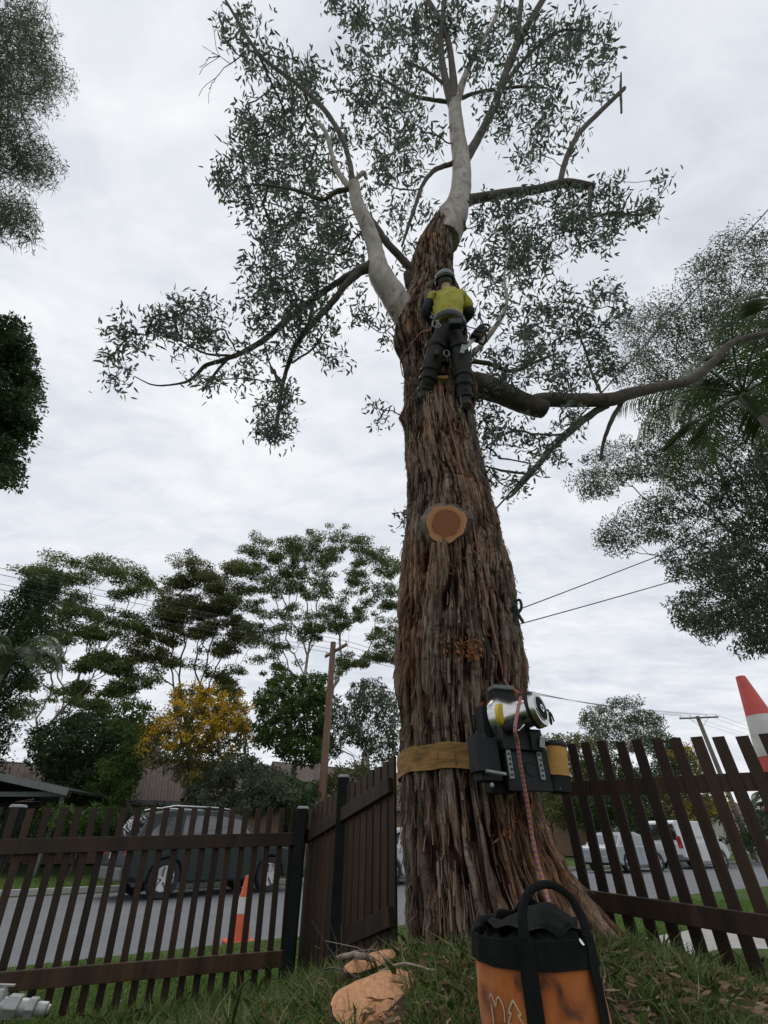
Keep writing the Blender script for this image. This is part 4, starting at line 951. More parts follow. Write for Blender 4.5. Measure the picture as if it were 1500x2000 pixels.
# pale line emblem: an arch mark and a fir tree outline
def mark(pts, w_=.0032):
    P = [bagp(R(a), z, .0015) for a, z in pts]; m = MB(); band(m, P, w_, .0012, outw); return m
em = link('emblem', bpy.data.meshes.new('emblem_root'), M['print'], bd); bpy.data.objects.remove(em)
zt_ = BZ - .105
fir = [(-38, .0), (-44, -.022), (-41.5, -.024), (-46, -.042), (-42.5, -.045), (-48, -.068), (-44, -.070), (-49, -.090)]
fir_r = [(-38, .0), (-32, -.022), (-34.5, -.024), (-30, -.042), (-33.5, -.045), (-28, -.068), (-32, -.070), (-27, -.090)]
arch = [(-68, -.01), (-66, -.002), (-63.5, -.004), (-61, -.012), (-59.5, -.020), (-57.5, -.010), (-54.5, -.002), (-51.5, -.008), (-50, -.020), (-50.5, -.034), (-52, -.044)]
stem = [(-66, -.020), (-65, -.040), (-65, -.060), (-62, -.075), (-58, -.088)]
mbm = MB()
for pl in (fir, fir_r, arch, stem):
    q = smooth_chain([(a, b) for a, b in pl], 4); band(mbm, [bagp(R(a), zt_ + b, .0015) for a, b in q], .0034, .0012, outw)
e_ = mbm.build('emblem', M['print'], bd); e_['label'] = 'pale printed outline of a fir tree beside an arched mark'

# ------------------------------------------------------------------ sawn slabs, sticks, litter
def slab_piece(label, pa, pb, sz, seed, shape):
    pa, pb = Vector(pa), Vector(pb); c = (pa + pb) / 2; xa = (pb - pa).normalized(); za = (Vector((0, -.75, .9)) - xa * xa.dot(Vector((0, -.75, .9)))).normalized(); ya = za.cross(xa)
    rs_ = random.Random(seed); rt = root('wood_slab', label, 'wood', tuple(c), 0, None)
    mt = Matrix((xa, ya, za)).transposed()
    n = 40; rim = []
    for k in range(n):
        a = 2 * math.pi * k / n; e = (abs(math.cos(a)) ** shape, abs(math.sin(a)) ** shape)
        rim.append((math.copysign(e[0], math.cos(a)) * sz[0] * (1 + rs_.uniform(-.02, .02)), math.copysign(e[1], math.sin(a)) * sz[1] * (1 + rs_.uniform(-.03, .03))))
    lo = MB(); P = lambda u, v, z: Vector(c) + mt @ Vector((u, v, z))
    lo.v = [P(u * .93, v * .93, 0) for u, v in rim] + [P(u * 1.03, v * 1.03, sz[2] * .5) for u, v in rim] + [P(u, v, sz[2]) for u, v in rim]
    for i in range(2):
        for k in range(n): lo.f.append([i*n + k, i*n + (k+1) % n, (i+1)*n + (k+1) % n, (i+1)*n + k])
    lo.f.append(list(range(n))[::-1]); lo.build('bark_edge', M['bark_simple'], rt, smooth=True)
    m = 9; tp = MB()
    for i in range(m):
        f = i / (m - 1)
        for k in range(n): tp.v.append(P(rim[k][0] * .985 * f, rim[k][1] * .985 * f, sz[2] + .002 + .003 * (1 - f * f) + .0015 * (float(vn(rim[k][0] * f + 2, rim[k][1] * f + seed, 40)) - .5)))
    for i in range(m - 1):
        for k in range(n): tp.f.append([i*n + k, i*n + (k+1) % n, (i+1)*n + (k+1) % n, (i+1)*n + k])
    tp.build('sawn_face', M['sawn'], rt, smooth=True); return rt
def on(px, py, dz=0.0):
    """march the view ray to the ground"""
    d = ray(px, py)
    for k in range(2500):
        p = CAMP + d * (1.0 + k * .004)
        if p.z <= H(p.x, p.y): return Vector((p.x, p.y, H(p.x, p.y) + dz))
    return CAMP + d * 6
slab_piece('large fresh orange sawn wood slab lying in the grass beside the bag', att(648, 1998, 1.53), att(806, 1930, 1.72), (.185, .078, .028), 3, .7)
slab_piece('narrow pale sawn wood offcut lying against the foot of the trunk', att(664, 1908, 1.80), att(775, 1868, 1.95), (.135, .032, .02), 9, .85)
def stick(label, pts, r0, r1, mat='oldwood', subs_=0):
    P = [on(a, b, c + r0 + .015) for a, b, c in pts]; sp = [Vector(p) for p in smooth_chain([tuple(p) for p in P], 5)]
    rt = root('fallen_branch', label, 'branch', tuple(sp[0]))
    rad = [r0 + (r1 - r0) * i / (len(sp) - 1) for i in range(len(sp))]
    MB().tube([p + Vector((rnd(-1, 1), rnd(-1, 1), rnd(-1, 1))) * r0 * .3 for p in sp], rad, 8).build('stem', M[mat], rt, smooth=True)
    for k in range(subs_):
        i = random.randint(2, len(sp) - 3); d = Vector((rnd(-1, .3), rnd(-.6, .3), rnd(.1, .6))).normalized(); L_ = rnd(.1, .28)
        MB().tube([sp[i], sp[i] + d * L_ * .5 + Vector((0, 0, rnd(-.01, .03))), sp[i] + d * L_], [rad[i] * .5, rad[i] * .35, .001], 6).build('side_twig', M[mat], rt, smooth=True)
    return rt
stick('thick grey forked stick lying in front of the picket panel', [(600, 1885, .03), (640, 1900, .045), (680, 1915, .05), (730, 1925, .04)], .016, .010, subs_=3)
stick('short pale broken stick lying below the grey forked stick', [(608, 1915, .02), (650, 1917, .03), (690, 1912, .04)], .011, .008)
stick('thin twiggy branch reaching along the grass towards the picket panel', [(430, 1985, .02), (490, 1940, .06), (550, 1905, .09), (605, 1893, .08)], .006, .004, 'twig', 7)
stick('thin curved twig lying across the grass below the picket panel', [(520, 1930, .03), (580, 1940, .05), (640, 1935, .05), (700, 1945, .03)], .004, .003, 'twig', 5)
stick('thin brown twig lying on the mound left of the bag', [(740, 1935, .03), (790, 1925, .04), (850, 1935, .03)], .005, .003, 'oldwood', 3)

# ------------------------------------------------------------------ water pipe fitting at the lower left
wp = on(28, 1999, 0)
c0 = att(52, 1968, 2.0); wf = root('pipe_fitting', 'grey galvanised pipe fitting with hexagonal nuts in front of the fence', 'pipe', (c0.x, c0.y, H(c0.x, c0.y)))
dx = Vector((.95, .25, -.10)).normalized()
MB().lathe([(.030, -.30), (.030, .02)], c0, dx, 20).build('pipe', M['galv'], wf, smooth=True)
MB().lathe([(.040, -.09), (.044, -.085), (.044, -.035), (.040, -.03)], c0, dx, 6).build('nut', M['galv'], wf, bevel=.003)
MB().lathe([(.034, .0), (.038, .004), (.038, .035), (.034, .04)], c0, dx, 6).build('nut', M['galv'], wf, bevel=.003)
MB().lathe([(.022, .04), (.024, .05), (.024, .085), (.016, .09), (.016, .10)], c0, dx, 18).build('outlet', M['galv'], wf, smooth=True)
MB().lathe([(.03, -.0), (.034, .01), (.026, .05), (.02, .055)], c0 - dx * .13, (0, 0, 1), 16).build('valve_body', M['galv'], wf, smooth=True)
MB().bar(c0 - dx * .19 + Vector((0, 0, .062)), c0 - dx * .08 + Vector((0, 0, .066)), .018, .008).build('lever', M['galv'], wf, bevel=.002)
MB().tube([c0 - dx * .22, Vector((c0.x, c0.y, H(c0.x, c0.y) - .03)) - dx * .22], .028, 16).build('riser', M['galv'], wf, smooth=True)

# ------------------------------------------------------------------ cones
def cone(label, base, Hc, rb, rt_, cols, bands, mat_base='tyre', base_sz=.34):
    c = root('traffic_cone', label, 'cone', tuple(base), rnd(0, 1))
    prev = 0.0
    MB().box((base[0], base[1], base[2] + .018), (base_sz, base_sz, .034)).build('base', M[mat_base], c, bevel=.012)
    rad = lambda f: rb + (rt_ - rb) * f
    for f0, f1, mt in bands:
        pr = [(rad(f0) + (.0015 if 'w' in mt[-1] else 0), Hc * f0 + .03), (rad(f1) + (.0015 if 'w' in mt[-1] else 0), Hc * f1 + .03)]
        if f1 >= 1: pr += [(rt_ * .7, Hc + .034)]
        MB().lathe(pr, base, (0, 0, 1), 28, cap=(f1 >= 1)).build('reflective_band' if mt == 'cone_w' else 'cone_shell', M[mt], c, smooth=True)
    return c
kb = atz(465, 1842, 0.004)
cone('small orange traffic cone with white band standing on the road', tuple(kb), .62, .135, .03, None, [(0, .40, 'cone_o'), (.40, .66, 'cone_w'), (.66, 1, 'cone_o')], 'cone_o')
ct = at(1446, 1322, 2.97)
cone('faded red and white traffic cone raised on a steel post behind the fence', (ct.x, ct.y, ct.z - .74), .71, .155, .028, None, [(0, .34, 'cone_r'), (.34, .66, 'cone_w'), (.66, 1, 'cone_r')], 'cone_r', .27)
sp_ = root('steel_post', 'dark steel post behind the fence carrying the raised cone', 'post', (ct.x, ct.y, H(ct.x, ct.y)))
MB().tube([(ct.x, ct.y, H(ct.x, ct.y) - .1), (ct.x, ct.y, ct.z - .2)], .024, 14).build('shaft', M['post'], sp_, smooth=True)
MB().box((ct.x, ct.y, ct.z - .752), (.2, .2, .02)).build('bracket', M['post'], sp_)

# ------------------------------------------------------------------ the climber
def skinned(name, J, E_, rootj, mat, parent, sub=2):
    org = ORG.get(parent.name, Vector()); names = list(J.keys()); ix = {k: i for i, k in enumerate(names)}
    me = bpy.data.meshes.new(name); me.from_pydata([tuple(Vector(J[k][0]) - org) for k in names], [(ix[a], ix[b]) for a, b in E_], [])
    o = link(name, me, mat, parent)
    s = o.modifiers.new('skin', 'SKIN'); s.use_smooth_shade = True; s.branch_smoothing = .6
    me.skin_vertices.new() if not me.skin_vertices else None
    sv_ = me.skin_vertices[0].data
    for k in names:
        r_ = J[k][1]; sv_[ix[k]].radius = r_ if isinstance(r_, tuple) else (r_, r_); sv_[ix[k]].use_root = (k == rootj)
    u = o.modifiers.new('sub', 'SUBSURF'); u.levels = sub; u.render_levels = sub
    me.materials[0] if me.materials else me.materials.append(mat)
    return o
J = {'pel': att(876, 652, 5.02), 'waist': att(877, 628, 5.16), 'chest': att(877, 594, 5.36), 'neck0': att(873, 569, 5.50), 'neck': att(871, 561, 5.54), 'head': att(869, 552, 5.60), 'crown': att(868, 543, 5.65),
     'shL': att(849, 574, 5.44), 'elL': att(831, 610, 5.34), 'wrL': att(846, 634, 5.52), 'shR': att(905, 576, 5.44), 'elR': att(917, 612, 5.34), 'wrR': att(903, 632, 5.55),
     'hipL': att(858, 664, 5.0), 'knL': att(843, 712, 4.90), 'anL': att(829, 776, 4.86), 'toeL': att(834, 782, 5.02), 'hipR': att(894, 664, 5.0), 'knR': att(904, 722, 4.82), 'anR': att(909, 790, 4.72), 'toeR': att(905, 796, 4.90)}
per = root('person', 'climber in yellow work shirt and dark trousers standing on spurs against the trunk', 'person', tuple(J['anL'].lerp(J['anR'], .5)))
E_ = [('pel', 'waist'), ('waist', 'chest'), ('chest', 'neck0'), ('neck0', 'neck'), ('neck', 'head'), ('head', 'crown'), ('chest', 'shL'), ('shL', 'elL'), ('elL', 'wrL'), ('chest', 'shR'), ('shR', 'elR'), ('elR', 'wrR'), ('pel', 'hipL'), ('hipL', 'knL'), ('knL', 'anL'), ('anL', 'toeL'), ('pel', 'hipR'), ('hipR', 'knR'), ('knR', 'anR'), ('anR', 'toeR')]
rb = {'pel': .12, 'waist': .11, 'chest': .13, 'neck0': .07, 'neck': .052, 'head': .088, 'crown': .075, 'shL': .04, 'elL': .042, 'wrL': .03, 'shR': .04, 'elR': .042, 'wrR': .03, 'hipL': .085, 'knL': .055, 'anL': .04, 'toeL': .03, 'hipR': .085, 'knR': .055, 'anR': .04, 'toeR': .03}
skinned('body', {k: (J[k], rb[k]) for k in J}, E_, 'pel', M['skin'], per)
# shirt: yellow torso and upper sleeves, navy lower sleeves
jk = {k: (J[k], v) for k, v in {'waist': (.20, .165), 'chest': (.205, .18), 'neck0': .105, 'shL': .092, 'shR': .092}.items()}
jk['hem'] = (J['waist'].lerp(J['pel'], .7), .185); jk['slL'] = (J['shL'].lerp(J['elL'], .62), .084); jk['slR'] = (J['shR'].lerp(J['elR'], .95), .072)
skinned('shirt', jk, [('hem', 'waist'), ('waist', 'chest'), ('chest', 'neck0'), ('chest', 'shL'), ('shL', 'slL'), ('chest', 'shR'), ('shR', 'slR')], 'chest', M['hivis'], per)
for s_ in 'LR':
    a, b, c = J['sh' + s_].lerp(J['el' + s_], .5 if s_ == 'L' else .9), J['el' + s_], J['wr' + s_]
    MB().tube([Vector(p) for p in smooth_chain([tuple(a), tuple(b), tuple(b.lerp(c, .5)), tuple(c)], 5)], [.076 - .0022 * i for i in range(16)], 12).build('lower_sleeve', M['navy'], per, smooth=True)
tk = {'pel': (J['pel'], (.205, .19)), 'wst': (J['waist'].lerp(J['pel'], .35), .185), 'hipL': (J['hipL'], .135), 'knL': (J['knL'], .105), 'clL': (J['knL'].lerp(J['anL'], .45), .096), 'anL': (J['anL'].lerp(J['knL'], .12), .08), 'hipR': (J['hipR'], .135), 'knR': (J['knR'], .105), 'clR': (J['knR'].lerp(J['anR'], .45), .096), 'anR': (J['anR'].lerp(J['knR'], .12), .064)}
skinned('trousers', tk, [('wst', 'pel'), ('pel', 'hipL'), ('hipL', 'knL'), ('knL', 'clL'), ('clL', 'anL'), ('pel', 'hipR'), ('hipR', 'knR'), ('knR', 'clR'), ('clR', 'anR')], 'pel', M['trouser'], per)
for s_ in 'LR':
    an, to = J['an' + s_], J['toe' + s_]; d = (to - an).normalized()
    bt = MB(); bt.tube([an + Vector((0, 0, .12)), an + Vector((0, 0, .02)), an - Vector((0, 0, .03)) ], [.076, .070, .06], 12); bt.tube([an - d * .06 - Vector((0, 0, .045)), an - Vector((0, 0, .035)), an + d * .09 - Vector((0, 0, .045)), an + d * .19 - Vector((0, 0, .05))], [.042, .052, .048, .03], 12)
    b_ = bt.build('boot', M['boot'], per, smooth=True)
    MB().tube([an - d * .07 - Vector((0, 0, .088)), an + d * .19 - Vector((0, 0, .082))], [.036, .032], 10, True, .4).build('sole', M['black'], b_, smooth=True)
    kn_ = J['kn' + s_]
    sh = MB(); side = 1 if s_ == 'L' else -1
    sh.bar(an + Vector((.05 * side, 0, -.06)), kn_.lerp(an, .2) + Vector((.06 * side, .0, 0)), .008, .03, (0, 1, 0)); sh.build('climbing_spur', M['galv'], per)
    for f in (.18, .45, .8):
        p = kn_.lerp(an, f); MB().lathe([(.106 - .012 * f, -.016), (.111 - .012 * f, 0), (.106 - .012 * f, .016)], p, kn_ - an, 20, cap=False).build('leg_strap', M['black'], per, smooth=True)
# head: nose, ears, hair and helmet (he faces the trunk and looks up along it)
hd = J['head']; fw = Vector((.05, .92, .35)).normalized(); upv = (Vector((0, 0, 1)) - fw * fw.z).normalized(); rt2 = fw.cross(upv).normalized()
MB().lathe([(.0, .04), (.012, .03), (.016, .0), (.006, -.004)], hd + fw * .085, fw, 10, cap=False).build('nose', M['skin'], per, smooth=True)
for s_ in (-1, 1):
    MB().lathe([(.0, -.008), (.024, -.004), (.03, .004), (.018, .010), (0, .008)], hd + rt2 * s_ * .088, rt2 * s_, 12, cap=False).build('ear', M['skin'], per, smooth=True)
    MB().lathe([(.0, -.004), (.009, 0), (.0, .004)], hd + fw * .083 + rt2 * s_ * .032 + upv * .012, fw, 10, cap=False).build('eye', M['white'], per, smooth=True)
    MB().lathe([(.02, 0), (.040, .004), (.044, .02), (.038, .036), (0, .04)], hd + rt2 * s_ * .086 + upv * .01, rt2 * s_, 18, cap=False).build('ear_muff', M['black'], per, smooth=True)
MB().box(hd + fw * .086 - upv * .045, (.05, .008, .010), Matrix((rt2, fw, upv)).transposed()).build('mouth', M['skin'], per)
MB().lathe([(.060, -.085), (.088, -.05), (.097, .0), (.095, .03)], hd - fw * .010, upv, 20, cap=False).build('hair', M['hair'], per, smooth=True)
hc = hd + upv * .035
hp_ = [(.132, -.008), (.126, -.004), (.125, .03), (.116, .065), (.094, .098), (.058, .118), (0, .125)]
hel = MB().lathe(hp_, hc, (upv - fw * .12), 28, cap=False).build('helmet', M['helmet'], per, smooth=True); s_ = hel.modifiers.new('s', 'SOLIDIFY'); s_.thickness = .008
MB().lathe([(.128, .004), (.131, .012), (.128, .02)], hc, (upv - fw * .12), 28, cap=False).build('helmet_band', M['navy'], hel, smooth=True)
MB().box(hc + fw * .135 - upv * .0, (.14, .07, .008), Matrix((rt2, fw, upv)).transposed()).build('helmet_peak', M['navy'], hel, bevel=.003)
# gloves with five fingers closing on the bark
for s_ in 'LR':
    wr0, el0 = J['wr' + s_], J['el' + s_]; d = (wr0 - el0).normalized(); d = (d + Vector((0, .4, .1))).normalized(); sx_ = 1 if s_ == 'L' else -1
    ac = d.cross(Vector((0, 0, 1))).normalized(); up_ = ac.cross(d).normalized()
    g = {'w': (wr0, .030), 'p': (wr0 + d * .05, (.042, .022)), 'k': (wr0 + d * .085, (.042, .018))}
    ed = [('w', 'p'), ('p', 'k')]
    glv = skinned('glove', g, ed, 'p', M['glove'], per, 2)
    for i in range(4):
        b0 = wr0 + d * .08 + ac * (.030 - .020 * i); L_ = (.07, .08, .075, .058)[i]
        MB().tube([b0, b0 + d * L_ * .4 + up_ * .004, b0 + d * L_ * .7 - up_ * .018, b0 + d * L_ * .72 - up_ * .042], [.0105, .010, .009, .0075], 8).build('finger', M['glove'], glv, smooth=True)
    b0 = wr0 + d * .035 - ac * .03 * sx_; MB().tube([b0, b0 - ac * .03 * sx_ + d * .02 - up_ * .01, b0 - ac * .035 * sx_ + d * .05 - up_ * .03], [.014, .012, .009], 8).build('thumb', M['glove'], glv, smooth=True)
# cloth folds
ftx = bpy.data.textures.new('cloth_folds', 'CLOUDS'); ftx.noise_scale = .10; ftx.noise_depth = 2
for o_ in per.children:
    if o_.name.split('.')[0] in ('shirt', 'trousers'):
        dm = o_.modifiers.new('folds', 'DISPLACE'); dm.texture = ftx; dm.strength = .055; dm.mid_level = .5; dm.texture_coords = 'LOCAL'
# harness
wa = (J['waist'] - J['pel']).normalized(); wc = J['pel'].lerp(J['waist'], .45)
har = MB().lathe([(.196, -.06), (.206, -.05), (.206, .05), (.196, .06)], wc, wa, 32, cap=False).build('harness_belt', M['black'], per, smooth=True)
MB().lathe([(.19, .058), (.200, .06), (.200, .072), (.19, .076)], wc, wa, 32, cap=False).build('belt_trim', M['helmet'], har, smooth=True)
for s_ in 'LR':
    hp2 = J['hip' + s_]; kn_ = J['kn' + s_]; MB().lathe([(.130, -.022), (.138, 0), (.130, .022)], hp2.lerp(kn_, .35), kn_ - hp2, 24, cap=False).build('leg_loop', M['black'], har, smooth=True)
def ring(c, ax, r_, rr_=.0045, n=18, mat='galv', par=har, name='carabiner'):
    q = Vector(ax).to_track_quat('Z', 'Y').to_matrix(); pts = [Vector(c) + q @ Vector((r_ * math.cos(2*math.pi*k/n), r_ * 1.5 * math.sin(2*math.pi*k/n), 0)) for k in range(n + 1)]
    MB().tube(pts, rr_, 6).build(name, M[mat], par, smooth=True)
gp = lambda px, py, dt: att(px, py, dt)
for px, py, dt in ((846, 618, 4.9), (851, 632, 4.84), (856, 636, 4.82), (889, 604, 5.0), (893, 612, 4.98), (903, 622, 4.95), (872, 690, 4.8), (917, 702, 4.8)): ring(gp(px, py, dt), (rnd(-.4, .4), -1, rnd(-.3, .3)), rnd(.022, .036))
MB().box(gp(884, 604, 5.0), (.02, .02, .07)).build('orange_clip', M['orange'], har, bevel=.004)
MB().box(gp(889, 632, 4.83), (.15, .08, .12)).build('gear_pouch', M['black'], har, bevel=.02)
MB().box(gp(904, 682, 4.78), (.05, .02, .17), Matrix.Rotation(.25, 3, 'Y')).build('pale_tag', M['cap'], har, bevel=.006)
MB().box(gp(853, 690, 4.8), (.05, .05, .10), Matrix.Rotation(.2, 3, 'Y')).build('gear_pouch', M['black'], har, bevel=.01)
# chainsaw hanging at the hip
cs0 = att(935, 652, 4.95); cs = root('chainsaw', 'dark chainsaw hanging by its lanyard from the climber harness', 'chainsaw', tuple(cs0))
mc = Matrix.Rotation(R(122), 3, 'Y'); cp = lambda x, y, z: cs0 + mc @ Vector((x, y, z))
MB().box(cp(0, 0, 0), (.24, .10, .11), mc).build('engine_housing', M['black'], cs, bevel=.02)
MB().box(cp(-.02, -.052, .0), (.12, .012, .07), mc).build('side_cover', M['post'], cs, bevel=.005)
gb = MB(); gb.prism([(.12, -.022), (.36, -.018), (.39, 0), (.36, .018), (.12, .022)], lambda u, v: cp(u, -.004, v), lambda u, v: cp(u, .004, v)); gb.build('guide_bar', M['galv'], cs)
MB().tube([Vector(p) for p in smooth_chain([tuple(cp(.06, -.06, -.04)), tuple(cp(.07, -.07, .09)), tuple(cp(.07, .0, .12)), tuple(cp(.06, .07, .09)), tuple(cp(.05, .06, -.03))], 5)], .010, 8).build('front_handle', M['black'], cs, smooth=True)
MB().tube([Vector(p) for p in smooth_chain([tuple(cp(-.11, 0, .05)), tuple(cp(-.20, 0, .05)), tuple(cp(-.23, 0, 0)), tuple(cp(-.19, 0, -.045)), tuple(cp(-.11, 0, -.04))], 5)], .014, 8).build('rear_handle', M['black'], cs, smooth=True)
MB().tube([cp(0, 0, .055), cp(0, 0, .07)], .018, 10).build('fuel_cap', M['orange'], cs, smooth=True)
MB().tube([cp(-.10, 0, .05), gp(920, 640, 4.98), gp(908, 636, 5.0)], .006, 6).build('lanyard', M['black'], cs, smooth=True)
# flip line round the trunk
zf = J['pel'].z + .02; fl_ = [gp(842, 645, 4.98), gp(822, 650, 5.2)]
for a in list(range(215, -36, -10)): fl_.append(tsurf(R(a % 360), zf + .45 + .12 * math.sin(R(a)) , .03))
fl_ += [gp(918, 655, 5.1), gp(908, 648, 5.0)]
rope('flip_line', fl_, .008, M['rope_red'], 'thin orange positioning line looped round the trunk at the climber hips', 'rope', None, 4)
# fresh notch below the climber
nc = tray(863, 742, .0)
nt_ = MB(); nt_.add([nc + Vector(v) for v in ((-.075, -.035, .035), (.075, -.035, .04), (.06, -.045, -.03), (-.06, -.045, -.025), (-.07, .06, .03), (.07, .06, .03), (.06, .06, -.03), (-.06, .06, -.03))], [[0,1,2,3],[7,6,5,4],[0,4,5,1],[1,5,6,2],[2,6,7,3],[3,7,4,0]])
nt_.build('saw_notch', M['sawn'], gum, bevel=.006)
for py in (712, 734):
    p = tray(865, py, .0); MB().box(p + Vector((0, -.012, 0)), (.14, .05, .016)).build('saw_kerf', M['black'], gum)
# ------------------------------------------------------------------ vehicles
def arch_line(xc, r_, z0, n=9): return [(xc + r_ * math.cos(math.pi * (1 - k / (n - 1))), z0 + r_ * math.sin(math.pi * (1 - k / (n - 1))) * 1.0) for k in range(n)]
def car(label, kind, loc, rz, pm, cat='car'):
    S = {'suv': dict(W=.92, low=[(2.30, .50), (2.27, .74), (2.0, .90), (1.0, 1.03), (-2.15, 1.06), (-2.28, .98), (-2.32, .62), (-2.28, .42)], ax=(1.37, -1.37), ar=.40, wr=.36, z0=.34,
                     gh=[(1.12, 1.0), (.42, 1.60), (.0, 1.69), (-1.45, 1.68), (-1.95, 1.58), (-2.22, 1.02)], top=.70,
                     panes=[[(.85, 1.07), (.38, 1.50), (-.12, 1.56), (-.12, 1.07)], [(-.20, 1.07), (-.20, 1.56), (-1.10, 1.56), (-1.16, 1.07)], [(-1.26, 1.08), (-1.24, 1.54), (-1.62, 1.50), (-1.98, 1.10)]]),
         'sedan': dict(W=.88, low=[(2.28, .46), (2.25, .66), (2.0, .78), (1.2, .92), (-1.5, .95), (-2.2, .92), (-2.32, .80), (-2.32, .45)], ax=(1.38, -1.32), ar=.36, wr=.325, z0=.30,
                     gh=[(1.35, .90), (.62, 1.34), (.2, 1.43), (-.7, 1.42), (-1.1, 1.34), (-1.75, .93)], top=.66,
                     panes=[[(1.02, .96), (.56, 1.27), (.02, 1.34), (.02, .96)], [(-.06, .96), (-.06, 1.34), (-.78, 1.32), (-.98, .98)], [(-1.06, .99), (-.88, 1.30), (-1.08, 1.25), (-1.42, .99)]]),
         'van': dict(W=.95, low=[(2.45, .48), (2.43, .80), (2.25, .98), (1.95, 1.08), (-2.40, 1.10), (-2.44, 1.0), (-2.45, .5), (-2.40, .42)], ax=(1.55, -1.42), ar=.39, wr=.34, z0=.34,
                     gh=[(2.02, 1.05), (1.36, 1.78), (1.10, 1.90), (.6, 1.95), (-2.25, 1.95), (-2.36, 1.85), (-2.42, 1.06)], top=.80,
                     panes=[[(1.72, 1.14), (1.22, 1.68), (.62, 1.72), (.62, 1.14)]])}[kind]
    rt = root('parked_van' if kind == 'van' else 'parked_car', label, cat, loc, rz)
    def P(mb, name, mat, par=rt, **k): return mb.build(name, M[mat], par, world=False, **k)
    W = S['W']; a0, a1 = S['ax']; z0 = S['z0']
    low = list(S['low']); low += [(a1 - S['ar'] - .04, z0 - .06)] + arch_line(a1, S['ar'], z0) + [(a1 + S['ar'] + .04, z0 - .08), (a0 - S['ar'] - .04, z0 - .08)] + arch_line(a0, S['ar'], z0) + [(a0 + S['ar'] + .04, z0 - .04)]
    b = MB(); b.prism(low, lambda u, v: (u, -W, v), lambda u, v: (u, W, v)); body = P(b, 'body', pm, bevel=.06, seg=3)
    P(MB().box((0, 0, z0 + .12), (4.2, W * 1.8, .3)), 'underbody', 'tyre')
    gh = S['gh']; zb = min(v for u, v in gh); ztp = max(v for u, v in gh)
    hw_ = lambda z: (W - .06) + (S['top'] - W + .06) * (z - zb) / (ztp - zb)
    c = MB(); c.prism(gh, lambda u, v: (u, -hw_(v), v), lambda u, v: (u, hw_(v), v)); cab = P(c, 'cabin', pm, bevel=.05, seg=3)
    for sd_ in (-1, 1):
        for pl in S['panes']:
            m = MB(); m.prism(pl, lambda u, v: (u, sd_ * (hw_(v) - .006), v), lambda u, v: (u, sd_ * (hw_(v) + .006), v)); P(m, 'side_window', 'glass', cab)
    def slope_glass(p, q, name):
        (x0, zz0), (x1, zz1) = p, q; d = Vector((x1 - x0, 0, zz1 - zz0)); nr = Vector((d.z, 0, -d.x)).normalized(); nr = nr if (nr.x > 0) == (x0 + x1 > 0) else -nr
        A = Vector((x0, 0, zz0)) + d * .10; B_ = Vector((x0, 0, zz0)) + d * .92; ha, hb = hw_(A.z) * .90, hw_(B_.z) * .88
        m = MB(); vs = [A + Vector((0, -ha, 0)), A + Vector((0, ha, 0)), B_ + Vector((0, hb, 0)), B_ + Vector((0, -hb, 0))]
        m.add([v + nr * .007 for v in vs] + [v - nr * .01 for v in vs], [[0,1,2,3],[7,6,5,4],[0,4,5,1],[1,5,6,2],[2,6,7,3],[3,7,4,0]]); P(m, name, 'glass', cab)
    slope_glass(gh[0], gh[1], 'windscreen'); slope_glass(gh[-1], gh[-2], 'rear_window')
    for ax_ in (a0, a1):
        for sd_ in (-1, 1):
            r_ = S['wr']; y = sd_ * (W - .11); wh = root('wheel', None, None, (ax_, y, r_)); wh.parent = rt; ORG[wh.name] = Vector()
            P(MB().lathe([(r_ * .66, -.10), (r_ * .93, -.11), (r_, -.08), (r_, .08), (r_ * .93, .11), (r_ * .66, .10)], (0, 0, 0), (0, sd_, 0), 32, cap=False), 'tyre', 'tyre', wh, smooth=True)
            rm = MB().lathe([(r_ * .68, -.08), (r_ * .68, .085), (r_ * .62, .09), (r_ * .60, .03), (.0, .02)], (0, 0, 0), (0, sd_, 0), 32, cap=False)
            for k in range(5):
                a = 2 * math.pi * k / 5 + .3; p = Vector((math.cos(a), 0, math.sin(a))); rm.bar(Vector((0, sd_ * .07, 0)), p * r_ * .63 + Vector((0, sd_ * .075, 0)), .05, .03, (0, 1, 0))
            P(rm, 'rim', 'rimm', wh)
    fx, rx = low[0][0], S['low'][-2][0]
    for sd_ in (-1, 1):
        P(MB().box((fx - .10, sd_ * W * .74, S['low'][1][1] - .03), (.2, .34, .15)), 'headlight', 'lamp_w', bevel=.03)
        hz_ = .5 if kind == 'van' else .2
        P(MB().box((rx + .05, sd_ * W * .86, .88 if kind != 'van' else 1.05), (.12, .22, hz_)), 'tail_light', 'lamp_r', bevel=.03)
        P(MB().box((gh[0][0] - .35, sd_ * (W + .08), zb + .10), (.10, .18, .14)), 'mirror', pm if kind != 'van' else 'black', bevel=.03)
        for hx in ((.05, -1.0) if kind != 'van' else (.75,)): P(MB().box((hx, sd_ * (W + .012), zb - .08), (.17, .03, .03)), 'door_handle', pm, bevel=.008)
        for hx in ((1.0, -.15, -1.2) if kind != 'van' else (1.7, .55, -.9)): P(MB().box((hx, sd_ * (W + .0015), (zb + z0) / 2 + .05), (.008, .006, zb - z0 - .12)), 'door_gap', 'tyre')
        if kind == 'suv':
            P(MB().tube([(.1, sd_ * .62, 1.72), (-.2, sd_ * .62, 1.75), (-1.4, sd_ * .62, 1.75), (-1.7, sd_ * .62, 1.69)], .018, 8), 'roof_rail', 'rimm', smooth=True)
        if kind == 'van': P(MB().box((-.85, sd_ * (W + .002), 1.52), (1.9, .008, .5)), 'side_panel', pm)
    P(MB().box((fx - .04, 0, .42), (.12, W * 1.7, .22)), 'bumper', 'trim', bevel=.04); P(MB().box((rx + .04, 0, .46), (.12, W * 1.7, .24)), 'bumper', 'trim' if kind != 'sedan' else pm, bevel=.04)
